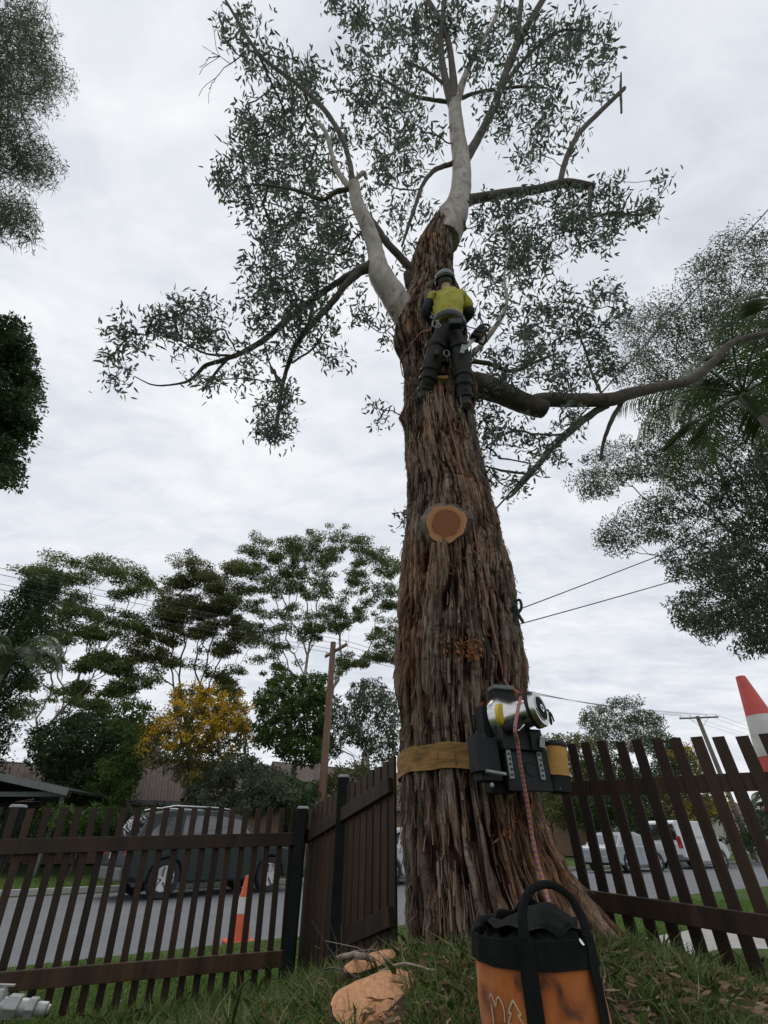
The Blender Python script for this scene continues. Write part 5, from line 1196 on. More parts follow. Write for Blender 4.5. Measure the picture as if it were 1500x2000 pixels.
    P(MB().box((fx + .0, 0, .66), (.06, W * .8, .14)), 'grille', 'black', bevel=.01); P(MB().box((rx - .02, 0, .78), (.02, .4, .11)), 'number_plate', 'white')
    return rt
rzr = AX
cl = at(405, 1740, 14.9)
car('dark green four wheel drive parked across the road behind the picket fence', 'suv', tuple(sn(4.55, 14.55, .0)), AX + R(8), 'paint_green')
def road_at(px, Y, n):
    X = (px - 750) / FPX * (Y / (CT + .80 * ST)); return X
def park(px, n):
    """place along the far kerb that shows at photo column px near row 1700"""
    k = (px - 750) / FPX / (CT + .80 * ST)            # X = k*Y
    # s*DS + n*DN with X = k*Y
    s = n * (k * DN.y - DN.x) / (DS.x - k * DS.y); return sn(s, n, 0)
car('pale grey sedan parked at the far kerb, mostly hidden by the trunk', 'sedan', tuple(park(800, 14.6)), AX, 'paint_grey')
car('silver sedan parked right behind the white van across the road', 'sedan', tuple(park(1222, 14.5)), AX + R(2), 'paint_silver')
car('white panel van parked across the road beside the silver sedan', 'van', tuple(park(1352, 14.6)), AX + R(1), 'paint_white', 'van')

# ------------------------------------------------------------------ far trees
def ell(blist, spacing_px, seed, tries=4000):
    r_ = random.Random(seed); pts = []; ar = [b[2] * b[3] for b in blist]; tot = sum(ar)
    for _ in range(tries):
        b = r_.choices(blist, ar)[0]; a = r_.uniform(0, 6.283); q = math.sqrt(r_.random())
        p = (b[0] + b[2] * q * math.cos(a), b[1] + b[3] * q * math.sin(a))
        if all((p[0] - o[0]) ** 2 + ((p[1] - o[1]) * 1.4) ** 2 > spacing_px ** 2 for o in pts): pts.append(p)
    return pts
def tree(name, label, cat, base, blist, leafm, barkm='gum', Y=26, spacing=22, clump=(16, 9), nleaf=120, L_=.26, W_=.09, fork=None, r0=.012, seed=1, dj=.10, droop=.5, group=None, low=None, trunk_r=.22, under=1.5, blossom=None, spread=1.0, crown='crown', wpx=None, expo=.5, plen=.45, pads=None):
    """base: (x, y) on the ground; blist: crown masses by where they stand in the view, at distance Y"""
    random.seed(seed); gz = H(base[0], base[1]); rt = root(name, label, cat, (base[0], base[1], gz), 0, group)
    pts = ell(blist, spacing, seed) if pads is None else [(a + random.gauss(0, 17), b + random.gauss(0, 10)) for a, b in pads for _ in range(random.choice((6, 7, 9, 11)))]
    cs_ = []
    for px, py in pts:
        d = ray(px, py); dep = (math.hypot(d.x, d.y)); t = math.hypot(base[0], base[1]) / dep if Y is None else Y / d.y
        t *= 1 + random.uniform(-dj, dj); cs_.append(CAMP + d * t)
    fk = Vector(fork) if fork is not None else Vector((base[0], base[1], min(c.z for c in cs_)))
    s = Skel(); b0 = Vector((base[0], base[1], gz - .1)); seg = 7
    tp = [b0.lerp(fk, i / seg) + Vector((rnd(-1, 1), rnd(-1, 1), 0)) * trunk_r * (.5 if 0 < i < seg else 0) for i in range(seg + 1)]
    s.chain(tp, [trunk_r * (1 - .45 * i / seg) for i in range(seg + 1)])
    cs2 = sorted(cs_, key=lambda c: (c - fk).length); s.reach(cs2, 4, 0, .05, under, plen)
    s.radii(r0, expo, trunk_r * .6)
    s.mb(6).build('trunk', M[barkm], rt, smooth=True)
    k = []
    for c in cs_:
        t = (c - CAMP).length; kk_ = rnd(.6, 1.3); rx, rz_ = clump[0] * kk_ * t / FPX, clump[1] * kk_ * t / FPX; m = max(8, int(nleaf * kk_ ** 1.6 * rnd(.8, 1.2)))
        v = rng.normal(size=(m, 3)); v /= np.linalg.norm(v, axis=1, keepdims=True); v *= (rng.random(m) ** .42)[:, None] * rng.uniform(.7, 1.25, 3)[None]
        if pads is not None: v[:, 2] = np.where(v[:, 2] < 0, v[:, 2] * .45, v[:, 2])
        k.append(np.array(c) + v * np.array([rx, rx, rz_]))
    k = np.concatenate(k); leaf_obj(crown, k, L_, W_, leafm, rt, droop, False, spread)
    if blossom is not None:
        q = []
        for c in cs_:
            px_, frac, m = blossom
            if random.random() < frac(c):
                t = (c - CAMP).length; rx = clump[0] * t / FPX; g_ = np.array(c) + rng.normal(size=(5, 3)) * rx * .5
                for gg in g_: q.append(gg + rng.normal(size=(m, 3)) * np.array([.10, .10, .07]))
        leaf_obj('blossom', np.concatenate(q), .10, .07, M['wattle'], rt, .0)
    return rt
def gnd(px, Y): 
    return ((px - 750) / FPX * Y / (CT + .78 * ST), Y)
G = 'tall gum trees behind the houses'
PA = [(69,1116),(123,1105),(187,1100),(160,1127),(224,1121),(261,1116),(272,1145),(107,1135),(251,1159),(133,1175),(160,1201),(107,1201),(203,1207),(176,1239),(123,1244),(219,1233),(251,1207),(203,1287),(240,1303),(277,1329),(229,1340),(176,1297),(133,1351),(187,1383),(160,1367),(69,1340),(95,1290),(48,1390)]
PB = [(373,1099),(331,1148),(368,1127),(405,1127),(448,1111),(389,1148),(427,1153),(320,1185),(363,1180),(405,1191),(299,1212),(341,1223),(453,1169),(448,1201),(405,1228),(283,1244),(320,1249),(469,1217),(368,1244),(283,1287),(331,1287),(427,1271),(427,1319),(469,1249),(443,1345),(350,1205),(430,1185)]
PC = [(496,1079),(533,1068),(576,1065),(613,1057),(661,1052),(688,1065),(720,1079),(747,1100),(768,1116),(491,1105),(539,1095),(592,1089),(624,1089),(512,1121),(565,1121),(533,1148),(540,1140),(613,1121),(576,1159),(624,1153),(693,1143),(747,1143),(667,1185),(715,1180),(683,1212),(544,1201),(533,1233),(603,1239),(645,1217),(736,1249),(757,1233),(720,1287),(533,1271),(523,1303),(672,1297),(768,1180),(480,1143),(491,1180),(640,1085),(700,1110),(770,1280),(590,1200)]
tree('gum_tree', 'tall flat topped gum tree with leaning pale trunk above the carport', 'tree', gnd(45, 27), [(165, 1118, 100, 22), (85, 1128, 36, 16), (245, 1155, 42, 28), (150, 1205, 66, 34), (205, 1240, 44, 34), (225, 1300, 58, 34), (130, 1280, 50, 28), (180, 1355, 60, 30), (110, 1400, 60, 24), (60, 1180, 30, 20)], M['leaf_gum'], 'gum', 27, 22, (17, 9), 230, .19, .075, at(80, 1440, 27), .010, 21, .05, group=G, plen=.75, pads=PA)
tree('gum_tree', 'dense brownish green gum tree standing behind the yellow wattle', 'tree', gnd(395, 29), [(385, 1160, 80, 34), (330, 1175, 40, 26), (450, 1150, 50, 30), (376, 1108, 16, 9), (400, 1215, 90, 32), (340, 1250, 54, 30), (470, 1230, 30, 50), (420, 1275, 60, 28), (310, 1295, 34, 24), (440, 1320, 40, 22)], M['leaf_olive'], 'branch', 29, 22, (17, 9), 230, .20, .078, at(365, 1420, 29), .010, 22, .05, group=G, plen=.75, pads=PB)
tree('gum_tree', 'wide open crowned gum tree with white branches behind the timber pole', 'tree', gnd(600, 28), [(600, 1075, 110, 20), (700, 1080, 70, 26), (640, 1170, 150, 90), (540, 1180, 60, 80), (620, 1260, 130, 60), (730, 1200, 60, 110)], M['leaf_gum'], 'gum', 28, 27, (16, 8), 200, .18, .07, at(628, 1420, 28), .011, 23, .05, group=G, plen=.75, pads=PC)
tree('gum_tree', 'thin pale gum sapling with sparse leaves between the timber pole and the trunk', 'tree', gnd(705, 24), [(720, 1360, 40, 30), (755, 1400, 24, 40), (690, 1420, 34, 36), (740, 1460, 34, 30), (660, 1390, 18, 20), (640, 1460, 24, 20)], M['leaf_blue'], 'gum', 24, 16, (15, 11), 130, .22, .07, at(705, 1500, 24), .010, 24, group=G)
# far-left conifer with two spires
def conifer(label, base, top_px, spires, Y, leafm, seed):
    random.seed(seed); gz = H(*base); rt = root('conifer', label, 'tree', (base[0], base[1], gz)); q = []; tr = MB()
    for dx_, hz_, rb_ in spires:
        x0, y0 = base[0] + dx_, base[1]; tr.tube([(base[0], base[1], gz - .1), (x0, y0, gz + hz_ * .4), (x0, y0, gz + hz_)], [.2, .13, .02], 7)
        for k in range(210):
            f = random.random() ** .8; z = gz + .6 + (hz_ - .6) * f; r_ = rb_ * (1 - f) ** .75 + .10; a = random.uniform(0, 6.283); rr_ = r_ * random.uniform(.3, 1.0)
            c = np.array([x0 + rr_ * math.cos(a), y0 + rr_ * math.sin(a), z]); q.append(c + rng.normal(size=(90, 3)) * np.array([.16, .16, .26]))
    tr.build('trunk', M['branch'], rt, smooth=True); leaf_obj('crown', np.concatenate(q), .16, .06, leafm, rt, -.6); return rt
cb = gnd(-60, 20)
c1 = at(75, 1142, 20); c2 = at(112, 1130, 20)
conifer('dark narrow conifer with two pointed spires beside the carport', cb, None, [(c1.x - cb[0] - .2, c1.z - .1, 2.7), (c2.x - cb[0] - .1, c2.z - .15, 2.0)], 20, M['leaf_dark'], 5)
# mid layer
tree('leafy_tree', 'rounded bright green leafy tree left of the timber pole', 'tree', gnd(570, 22), [(565, 1355, 50, 40), (600, 1390, 40, 50), (540, 1420, 44, 40), (590, 1450, 50, 40), (520, 1380, 20, 24), (625, 1340, 14, 24)], M['leaf_bright'], 'branch', 22, 15, (14, 10), 170, .18, .08, at(575, 1500, 22), .01, 31)
tree('leafy_tree', 'dark green leafy tree crowded behind the carport roof', 'tree', gnd(165, 23), [(170, 1430, 70, 34), (220, 1470, 50, 40), (130, 1480, 56, 40), (190, 1510, 70, 30), (260, 1440, 24, 30), (90, 1450, 30, 30)], M['leaf_dark'], 'branch', 23, 15, (16, 11), 190, .18, .08, at(170, 1540, 23), .01, 32)
tree('leafy_tree', 'bright green spreading shrub between the dark leafy tree and wattle', 'tree', gnd(255, 21), [(260, 1400, 40, 30), (270, 1450, 28, 30), (215, 1540, 40, 26), (240, 1500, 34, 26)], M['leaf_bright'], 'branch', 21, 16, (14, 10), 130, .17, .075, at(250, 1540, 21), .01, 33)
tree('wattle_tree', 'wattle tree covered in golden yellow blossom in front of the tiled roof', 'tree', gnd(360, 19), [(385, 1420, 80, 50), (330, 1440, 40, 40), (440, 1400, 44, 40), (380, 1370, 40, 22), (300, 1470, 30, 22), (455, 1440, 34, 34), (380, 1490, 70, 30), (350, 1350, 14, 12)], M['leaf_olive'], 'branch', 19, 15, (12, 9), 90, .16, .06, at(365, 1510, 19), .010, 34, blossom=(0, lambda c: .95 if c.z > 4.2 else .35, 26))
tree('leafy_tree', 'low pale green bushy tree behind the parked four wheel drive', 'tree', gnd(480, 18.6), [(470, 1510, 60, 30), (520, 1535, 50, 34), (420, 1540, 50, 30), (460, 1570, 90, 20)], M['leaf_blue'], 'branch', 18.6, 15, (14, 10), 130, .15, .065, at(480, 1575, 18.6), .009, 35)
SG = 'shrubs along the far verge'
for k, (px, Y, bl, m) in enumerate(((150, 18.5, [(150, 1590, 60, 24), (110, 1610, 40, 20), (200, 1605, 40, 22)], 'leaf_bright'), (20, 19, [(30, 1610, 50, 26), (60, 1640, 40, 14)], 'leaf_dark'), (560, 19.5, [(580, 1560, 34, 30), (600, 1600, 30, 30)], 'leaf_dark'), (300, 18.0, [(290, 1600, 36, 22), (250, 1615, 30, 20)], 'leaf_dark'))):
    tree('shrub', ('bright green rounded shrub under the carport roof edge', 'dark green shrub at the carport opening', 'dark green shrub at the foot of the timber pole', 'dark green shrub just behind the four wheel drive')[k], 'shrub', gnd(px, Y), bl, M[m], 'branch', Y, 14, (14, 10), 120, .14, .065, None, .008, 40 + k, trunk_r=.05)
tree('shrub', 'pale green shrub between the picket panel and the trunk', 'shrub', gnd(700, 21), [(700, 1520, 40, 26), (660, 1540, 40, 24), (740, 1545, 30, 26), (690, 1570, 60, 20)], M['leaf_olive'], 'branch', 21, 15, (14, 10), 120, .15, .065, None, .008, 46, trunk_r=.06)

# ------------------------------------------------------------------ right side trees
tree('gum_tree', 'large spreading gum tree with drooping grey green foliage beyond the footpath', 'tree', (15.5, 13.0), [(1450, 500, 60, 50), (1385, 530, 40, 34), (1300, 625, 56, 36), (1240, 645, 44, 36), (1360, 640, 60, 50), (1250, 720, 60, 34), (1340, 720, 70, 44), (1440, 640, 60, 70), (1440, 760, 70, 60), (1330, 800, 80, 36), (1170, 930, 40, 46), (1215, 900, 44, 40), (1270, 880, 60, 44), (1360, 900, 70, 50), (1450, 900, 60, 60), (1205, 1045, 30, 26), (1285, 1010, 50, 44), (1370, 1000, 60, 50), (1460, 1020, 60, 60), (1350, 1090, 50, 40), (1440, 1110, 70, 50), (1350, 1180, 40, 30), (1370, 1215, 44, 24), (1450, 1190, 60, 40), (1480, 1250, 30, 20), (1540, 800, 60, 300), (1520, 1100, 50, 120)], M['leaf_right'], 'branch', None, 21, (23, 15), 230, .19, .055, (15.5, 13.0, 6.0), .010, 51, .16, 1.0, trunk_r=.38, under=.4)
tree('gum_tree', 'distant grey green gum tree with cloud shaped clumps above the right fence', 'tree', gnd(1215, 60), [(1225, 1372, 32, 12), (1160, 1405, 26, 18), (1190, 1400, 34, 20), (1250, 1410, 40, 22), (1210, 1430, 60, 20), (1275, 1420, 18, 16), (1180, 1450, 40, 14), (1250, 1455, 30, 14)], M['leaf_blue'], 'gum', 60, 11, (11, 6), 120, .32, .12, at(1215, 1500, 60), .02, 52, trunk_r=.35)
tree('leafy_tree', 'olive green tree just above the strap spool beside the trunk', 'tree', gnd(1085, 40), [(1100, 1450, 50, 12), (1065, 1480, 44, 26), (1120, 1500, 50, 40), (1060, 1560, 50, 40), (1120, 1580, 50, 36)], M['leaf_olive'], 'branch', 40, 14, (14, 9), 120, .26, .10, None, .012, 53, trunk_r=.2)
tree('leafy_tree', 'dark green leafy tree behind the silver sedan', 'tree', gnd(1190, 36), [(1180, 1510, 50, 36), (1220, 1540, 50, 40), (1170, 1580, 60, 36), (1240, 1590, 50, 30), (1290, 1450, 24, 16), (1310, 1475, 30, 22), (1290, 1520, 34, 30)], M['leaf_dark'], 'branch', 36, 14, (14, 9), 130, .24, .10, None, .012, 54, trunk_r=.2)
tree('wattle_tree', 'yellow blossoming wattle standing behind the white van', 'tree', gnd(1385, 36), [(1330, 1500, 34, 40), (1350, 1540, 40, 40), (1320, 1570, 40, 40), (1380, 1580, 30, 30), (1355, 1480, 14, 18)], M['leaf_olive'], 'branch', 36, 13, (11, 8), 90, .24, .09, None, .012, 55, trunk_r=.15, blossom=(0, lambda c: .5, 22))
tree('shrub', 'dark low shrub at the far right end of the road', 'shrub', gnd(1500, 34), [(1490, 1610, 34, 24), (1530, 1600, 40, 40), (1450, 1640, 30, 12)], M['leaf_dark'], 'branch', 34, 13, (12, 9), 110, .2, .08, None, .01, 56, trunk_r=.08)
# left edge trees
tree('gum_tree', 'tall gum tree with fine narrow drooping leaves hanging into the upper left', 'tree', (-11.0, 1.6), [(45, 70, 50, 60), (75, 150, 46, 50), (20, 170, 50, 60), (30, 300, 50, 44), (70, 320, 26, 30), (10, 250, 30, 20), (15, 415, 40, 34), (-60, 200, 50, 200)], M['leaf_right'], 'branch', None, 21, (24, 20), 260, .22, .022, (-11, 1.6, 6.5), .008, 61, .12, 1.3, trunk_r=.3, under=.3)
tree('leafy_tree', 'dense dark green leafy tree rising at the left edge', 'tree', (-14.5, 7.0), [(10, 700, 50, 70), (30, 760, 44, 44), (10, 830, 44, 50), (5, 900, 30, 40), (-50, 780, 50, 150)], M['leaf_dark'], 'branch', None, 19, (22, 17), 300, .17, .075, (-14.5, 7.0, 5.0), .010, 62, .10, .6, trunk_r=.3, under=.4)

# ------------------------------------------------------------------ palms
def frond(rt, start, dirv, L_, droop, leafL, mat, seed, n=46):
    r_ = random.Random(seed); d = Vector(dirv).normalized(); pts = []; p = Vector(start); 
    for i in range(15):
        pts.append(p.copy()); d = (d + Vector((0, 0, -droop * (i / 14) * .32))).normalized(); p += d * (L_ / 14)
    mb = MB(); mb.tube(pts, [.028 * (1 - i / 15) + .004 for i in range(15)], 6)
    for k in range(n):
        f = .14 + .86 * k / n; i = min(13, int(f * 14)); q = pts[i].lerp(pts[i + 1], f * 14 - i); t = (pts[i + 1] - pts[i]).normalized()
        sd0 = t.cross(Vector((0, 0, 1))).normalized(); ll = leafL * math.sin(math.pi * min(.97, f * .85 + .12)) * r_.uniform(.85, 1.1)
        for s_ in (-1, 1):
            v = (sd0 * s_ + t * .55 + Vector((0, 0, -.25 + r_.uniform(-.2, .15)))).normalized(); e1 = q + v * ll * .5; e2 = q + v * ll + Vector((0, 0, -ll * .35)); w_ = t * .022
            mb.add([q - w_ * .5, q + w_ * .5, e1 + w_, e2, e1 - w_], [[0, 1, 2, 3, 4]])
    return mb.build('frond', mat, rt)
def palm(label, base, ztop, nf, L_, leafL, seed, angs=None, tr=.14):
    random.seed(seed); gz = H(*base); rt = root('palm_tree', label, 'tree', (base[0], base[1], gz)); top = Vector((base[0], base[1], ztop))
    MB().tube([(base[0], base[1], gz - .1), (base[0] + .05, base[1], gz + (ztop - gz) * .5), tuple(top)], [tr * 1.3, tr, tr * .9], 12).build('trunk', M['polegrey'], rt, smooth=True)
    MB().tube([tuple(top - Vector((0, 0, .9))), tuple(top - Vector((0, 0, .3))), tuple(top + Vector((0, 0, .2)))], [tr * 1.0, tr * 1.25, tr * .4], 12).build('crownshaft', M['leaf_dark'], rt, smooth=True)
    for k in range(nf):
        a = 2 * math.pi * k / nf + rnd(-.2, .2) if angs is None else angs[k % len(angs)]; el = rnd(.1, 1.1)
        frond(rt, top, (math.cos(a), math.sin(a), el), L_ * rnd(.85, 1.1), rnd(.8, 1.6), leafL, M['palm'], seed * 50 + k)
    return rt
pc = att(1450, 770, 11.5)
palm('palm tree with long drooping fronds in front of the large gum tree', (pc.x, pc.y), pc.z, 15, 3.6, .8, 71, tr=.09)
pc = at(22, 1275, 17.5); palm('palm tree with arching fronds beside the dark conifer', (pc.x, pc.y), pc.z, 11, 2.6, .6, 72)
pc = at(598, 1545, 20); palm('small palm with spiky fronds at the foot of the timber pole', (pc.x, pc.y), pc.z, 11, 1.4, .4, 73, tr=.10)
pc = at(1530, 1585, 30); palm('small palm standing behind the right end of the fence', (pc.x, pc.y), pc.z + .3, 11, 2.2, .5, 74, tr=.14)

# ------------------------------------------------------------------ poles and wires
def pole(label, base, hz_, r_, mat, arm_dir, arm_L, arms, lamp=None):
    gz = max(0, H(*base)); rt = root('power_pole', label, 'pole', (base[0], base[1], gz))
    MB().tube([(base[0], base[1], gz - .2), (base[0], base[1], gz + hz_)], [r_, r_ * .72], 14).build('shaft', M[mat], rt, smooth=True)
    ad_ = Vector(arm_dir).normalized(); pins = []
    for za in arms:
        c = Vector((base[0], base[1], gz + za)) - Vector((ad_.y, -ad_.x, 0)) * -(r_ * .9)
        a = MB().bar(c - ad_ * arm_L / 2, c + ad_ * arm_L / 2, .09, .11).build('cross_arm', M[mat], rt)
        for f in (-.46, -.2, .2, .46):
            q = c + ad_ * arm_L * f + Vector((0, 0, .055)); MB().lathe([(.012, 0), (.012, .06), (.03, .07), (.035, .10), (.02, .14), (0, .15)], q, (0, 0, 1), 10, cap=False).build('insulator', M['cap'], a, smooth=True); pins.append(q + Vector((0, 0, .13)))
        for s_ in (-1, 1): MB().tube([c + ad_ * s_ * arm_L * .25, Vector((base[0], base[1], gz + za - .7))], .014, 6).build('brace', M['galv'], rt)
    if lamp:
        q = Vector((base[0], base[1], gz + lamp)); e1 = q + DN * -.5 + Vector((0, 0, .15)); MB().tube([q, e1], .025, 8).build('lamp_arm', M['galv'], rt)
        MB().lathe([(.0, -.09), (.09, -.07), (.11, 0), (.05, .06), (.03, .08)], e1, (0, 0, 1), 14, cap=False).build('lamp_head', M['galv'], rt, smooth=True)
    return rt, pins
lp = at(626, 1600, 19.3); ltop = at(656, 1256, 19.3)
p1, pins1 = pole('leaning brown timber power pole with short cross arm left of the trunk', (lp.x, lp.y), ltop.z - .1, .17, 'polewood', (DN.x, DN.y, 0), 1.9, (ltop.z - .45,), ltop.z - 1.9)
rp = at(1480, 1688, 37); rtop = at(1363, 1402, 37)
rpx = (rtop.x + rp.x) / 2
p2, pins2 = pole('grey timber power pole with wide cross arm beyond the right fence', (rtop.x, 37), rtop.z, .19, 'polegrey', (DN.x * .2 + .9, -.15, 0), 2.8, (rtop.z - .15,))
def wire(label, a, b, sag, r_, group=None):
    a = Vector(a); b = Vector(b); pts = []
    for i in range(25):
        f = i / 24; p = a.lerp(b, f); p.z -= sag * 4 * f * (1 - f); pts.append(p)
    o = MB().tube(pts, r_, 6).build('overhead_wire', M['wire'], None, smooth=True); tag(o, label, 'wire', group); return o
WG = 'street wires on the cross arms'
for k in range(4):
    wire('thin street wire strung from the timber pole to the grey pole', pins1[k], pins2[k], .55, .010, WG)
    wire('thin street wire running on from the grey pole along the road', pins2[k], pins2[k] + DS * 45 + Vector((0, 0, .3)), .6, .009, 'street wires beyond the grey pole')
    wire('thin street wire running from the timber pole past the gum trees', pins1[k], pins1[k] - DS * 45 + Vector((0, 0, .3)), .6, .009, 'street wires past the tall gums')
wire('thick service cable rising past the trunk and through the heavy limb', at(900, 1069, 5.2), att(1620, 278, 11.0), .0, .014)
wire('upper thin service wire running from behind the trunk into the right trees', at(900, 1233, 9.0), att(1480, 1010, 12.0), .02, .012)
wire('lower thin service wire running from behind the trunk into the right trees', at(900, 1250, 9.0), att(1480, 1086, 12.0), .03, .012)

# ------------------------------------------------------------------ houses
def house(label, c, rz, L_, D_, eave, ridge, wallm, roofm, tiles=True, over=.5, wins=()):
    rt = root('house', label, 'house', (c[0], c[1], H(c[0], c[1])), rz)
    P = lambda mb, n_, m, par=rt, **k: mb.build(n_, M[m], par, world=False, **k)
    P(MB().box((0, 0, eave / 2), (L_, D_, eave)), 'wall', wallm)
    g = MB(); g.prism([(-D_ / 2, eave), (D_ / 2, eave), (0, ridge - .05)], lambda u, v: (-L_ / 2 + .02, u, v), lambda u, v: (L_ / 2 - .02, u, v)); P(g, 'gable', wallm)
    sl_ = math.atan2(ridge - eave, D_ / 2); ln_ = math.hypot(ridge - eave, D_ / 2) + over
    roof = MB()
    for s_ in (-1, 1):
        a = Vector((0, 0, ridge)); d = Vector((0, s_ * math.cos(sl_), -math.sin(sl_))); nrm_ = Vector((0, s_ * math.sin(sl_), math.cos(sl_)))
        Mx = Matrix((Vector((1, 0, 0)), d, nrm_)).transposed(); roof.box(a + d * ln_ / 2, (L_ + 2 * over, ln_, .08), Mx)
    ro = P(roof, 'roof', roofm)
    if tiles:
        s_ = -1; d = Vector((0, s_ * math.cos(sl_), -math.sin(sl_))); nrm_ = Vector((0, s_ * math.sin(sl_), math.cos(sl_))); rows = int(ln_ / .34); nc_ = int((L_ + 2 * over) / .30)
        tl = MB(); Mx = Matrix((Vector((1, 0, 0)), d, nrm_)).transposed() @ Matrix.Rotation(-.06, 3, 'X')
        for i in range(rows):
            for j in range(nc_):
                p = Vector((-L_ / 2 - over + .15 + j * .30, 0, ridge)) + d * (.2 + i * .34) + nrm_ * .065; q = [(-.148, -.01), (-.08, .022), (-.02, .0), (.05, .024), (.11, .02), (.148, -.01)]
                b = len(tl.v)
                for yy in (-.18, .18): tl.v += [p + Mx @ Vector((u, yy, v)) for u, v in q]
                for m in range(5): tl.f.append([b + m, b + m + 1, b + 6 + m + 1, b + 6 + m])
                tl.f.append([b + 6 + m for m in range(6)])
        P(tl, 'roof_tiles', roofm, ro, kind='stuff')
        P(MB().tube([(-L_ / 2 - over, 0, ridge + .03), (L_ / 2 + over, 0, ridge + .03)], .10, 8), 'ridge_cap', roofm, ro)
    P(MB().box((0, -(D_ / 2 + over * math.cos(sl_)) - .03, eave - over * math.sin(sl_) - .02), (L_ + 2 * over, .12, .14)), 'gutter', 'trim', ro)
    for x, z, w_, h_ in wins:
        f = P(MB().box((x, -D_ / 2 - .03, z), (w_ + .14, .08, h_ + .14)), 'window', 'white'); P(MB().box((x, -D_ / 2 - .06, z), (w_, .05, h_)), 'pane', 'glass', f)
        P(MB().box((x, -D_ / 2 - .09, z - h_ / 2 - .1), (w_ + .3, .14, .06)), 'sill', 'concrete', f)
    return rt
hx = at(330, 1600, 27); house('brick house with brown tiled roof behind the wattle tree', (hx.x - 1.0, 29), AX - R(6), 11, 7, 2.5, 4.5, 'brick', 'tile', True, .5, ((-3, 1.5, 1.6, 1.1), (2.5, 1.5, 1.8, 1.1)))
hx = at(60, 1600, 24); house('brick house with tiled roof behind the carport', (hx.x - 4, 27), AX + R(3), 10, 7, 2.4, 4.1, 'brick', 'tile', True, .5, ((3, 1.4, 1.6, 1.1),))
hx = at(690, 1600, 33); house('red brick house with tiled roof half hidden by shrubs left of the trunk', (hx.x, 36), AX, 12, 8, 2.7, 4.9, 'brick', 'tile', True, .5, ((-3, 1.5, 1.6, 1.2),))
hx = at(1430, 1610, 55); house('cream rendered house behind the white van', (hx.x, 58), AX, 14, 9, 2.8, 4.6, 'render', 'tile', True, .5, ((-3, 1.5, 1.6, 1.2), (1, 1.5, 1.6, 1.2)))
hx = at(1180, 1610, 45); house('brick house with tiled roof behind the silver sedan', (hx.x, 48), AX, 14, 9, 2.7, 4.4, 'brick', 'tile', True, .5, ((-3, 1.5, 1.6, 1.2), (1, 1.5, 1.6, 1.2)))
# open carport with a low gable at the far left
cpz = at(20, 1512, 17.5); cpt = root('carport', 'open carport with dark low gable roof and thin posts', 'carport', (cpz.x - .6, 17.5, H(cpz.x, 17.5)))
rz_ = cpz.z - cpt.location.z
P = lambda mb, n_, m, par=cpt, **k: mb.build(n_, M[m], par, world=False, **k)
ro = MB()
for s_ in (-1, 1):
    d = Vector((s_ * math.cos(.17), 0, -math.sin(.17))); nrm_ = Vector((s_ * math.sin(.17), 0, math.cos(.17))); Mx = Matrix((d, Vector((0, s_, 0)), nrm_)).transposed(); ro.box(Vector((0, 2.4, rz_)) + d * 1.55, (3.1, 5.6, .07), Mx)
rf = P(ro, 'roof', 'darkroof')
for s_ in (-1, 1):
    d = Vector((s_ * math.cos(.17), 0, -math.sin(.17))); P(MB().bar(Vector((0, -.44, rz_ - .02)), Vector((0, -.44, rz_ - .02)) + d * 3.15, .05, .20), 'barge_board', 'trim', rf)
for x in (-2.6, 2.6):
    for y in (.2, 4.8): P(MB().box((x, y, (rz_ - .55) / 2), (.10, .10, rz_ - .55)), 'post', 'trim')
P(MB().box((0, .2, rz_ - .57), (5.5, .08, .14)), 'beam', 'trim'); P(MB().box((0, 4.8, rz_ - .57), (5.5, .08, .14)), 'beam', 'trim')

# ------------------------------------------------------------------ grass, weeds, litter
def grass(name, label, cat, P_, L_, W_, mat, lean=.45):
    n = len(P_); d = rng.normal(size=(n, 3)) * lean; d[:, 2] = 1; d /= np.linalg.norm(d, axis=1, keepdims=True)
    s = np.cross(d, rng.normal(size=(n, 3))); s /= np.linalg.norm(s, axis=1, keepdims=True); Ls = (L_ * rng.uniform(.4, 1.3, n))[:, None]
    b = rng.normal(size=(n, 3)) * .35 * Ls; b[:, 2] = -np.abs(b[:, 2]) * .8
    V = np.stack([P_ - s * W_ * .5, P_ + s * W_ * .5, P_ + d * Ls * .55 + s * W_ * .4 + b * .2, P_ + d * Ls + b, P_ + d * Ls * .55 - s * W_ * .4 + b * .2], 1).reshape(-1, 3)
    o = link(name, np_mesh(name, V, np.arange(n * 5).reshape(n, 5)), mat); tag(o, label, cat, None, 'stuff'); return o
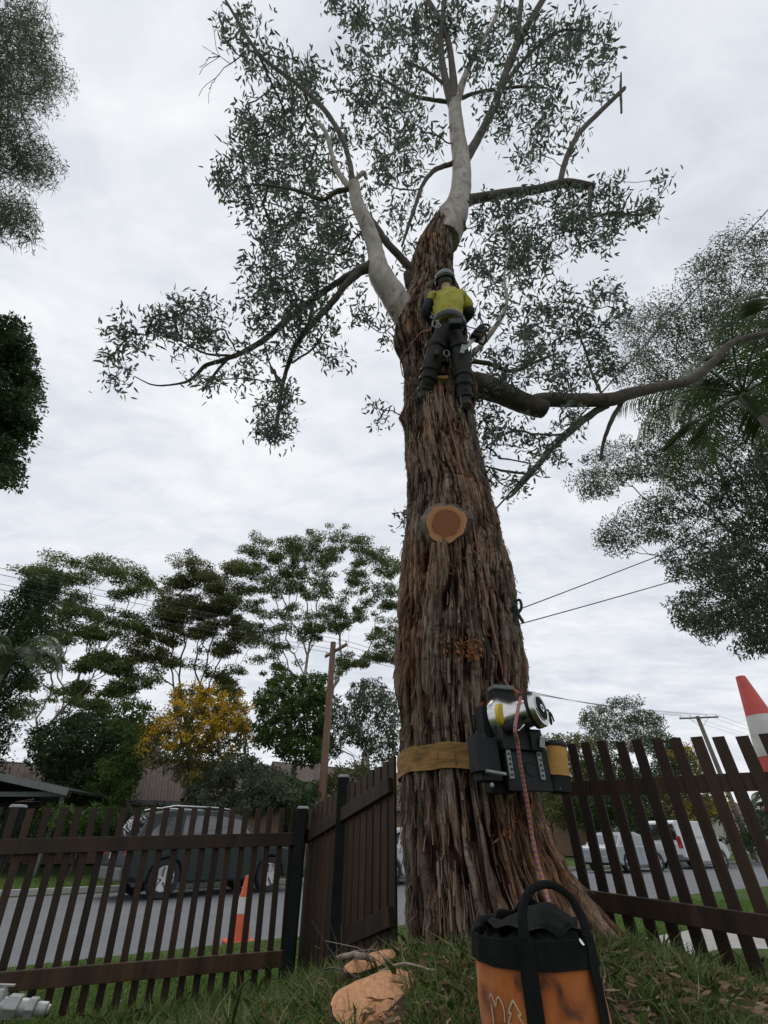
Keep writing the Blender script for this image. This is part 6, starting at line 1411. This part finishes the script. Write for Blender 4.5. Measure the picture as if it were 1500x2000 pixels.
def scat(n, x0, x1, y0, y1, cond):
    x = rng.uniform(x0, x1, n); y = rng.uniform(y0, y1, n); k = cond(x, y, x * DN.x + y * DN.y); x, y = x[k], y[k]
    return np.stack([x, y, hgt(x, y) - .005], 1)
def clear(x, y): return ((x - .62) ** 2 + (y - 3.05) ** 2 > .50 ** 2) & ((x - BX) ** 2 + (y - BY) ** 2 > BR ** 2)
gp_ = scat(110000, -3, 3, 1.1, 4.6, lambda x, y, n: (n < 4.2) & clear(x, y) & (vn(x, y, 3.0) + .5 * vn(x, y, 9) > .66))
grass('weedy_grass', 'ragged weedy grass around the foot of the trunk', 'grass', gp_, .10, .0055, M['grass_wild'], .6)
gp_ = scat(4500, -2.2, 2.6, 2.05, 3.6, lambda x, y, n: clear(x, y) & (vn(x, y, 2.0) > .55))
grass('tall_weeds', 'taller loose grass blades sprouting near the bag', 'grass', gp_, .17, .0042, M['grass_wild'], .55)
gp_ = scat(150000, -6, 9, 3.2, 11, lambda x, y, n: (n > 3.45) & (n < N0 - .18))
grass('verge_grass', 'short green lawn on the near verge beyond the fence', 'grass', gp_, .05, .009, M['grass'], .5)
gp_ = scat(60000, -18, 8, 8, 26, lambda x, y, n: (n > N1 + .2) & (n < N1 + 3.5))
grass('far_verge_grass', 'green lawn along the far kerb behind the parked cars', 'grass', gp_, .10, .02, M['grass'], .5)
lp_ = scat(6000, -2.0, 2.2, 1.7, 3.4, lambda x, y, n: clear(x, y)); lp_[:, 2] += .03
o = leaf_obj('dead_leaves', lp_, .055, .012, M['litter'], None, .0, True, np.array([1, 1, .25])); tag(o, 'dry brown gum leaves littering the mound', 'leaves')
cc_ = scat(26000, -.6, .9, 1.6, 2.9, lambda x, y, n: clear(x, y) & (np.hypot(x - .0, y - 2.3) < .62) & (vn(x, y, 5) > .45)); cc_[:, 2] += .012
o = leaf_obj('wood_chips', cc_[:5200], .02, .008, M['chips'], None, .1); tag(o, 'orange wood chips and sawdust scattered round the slabs', 'wood chips')
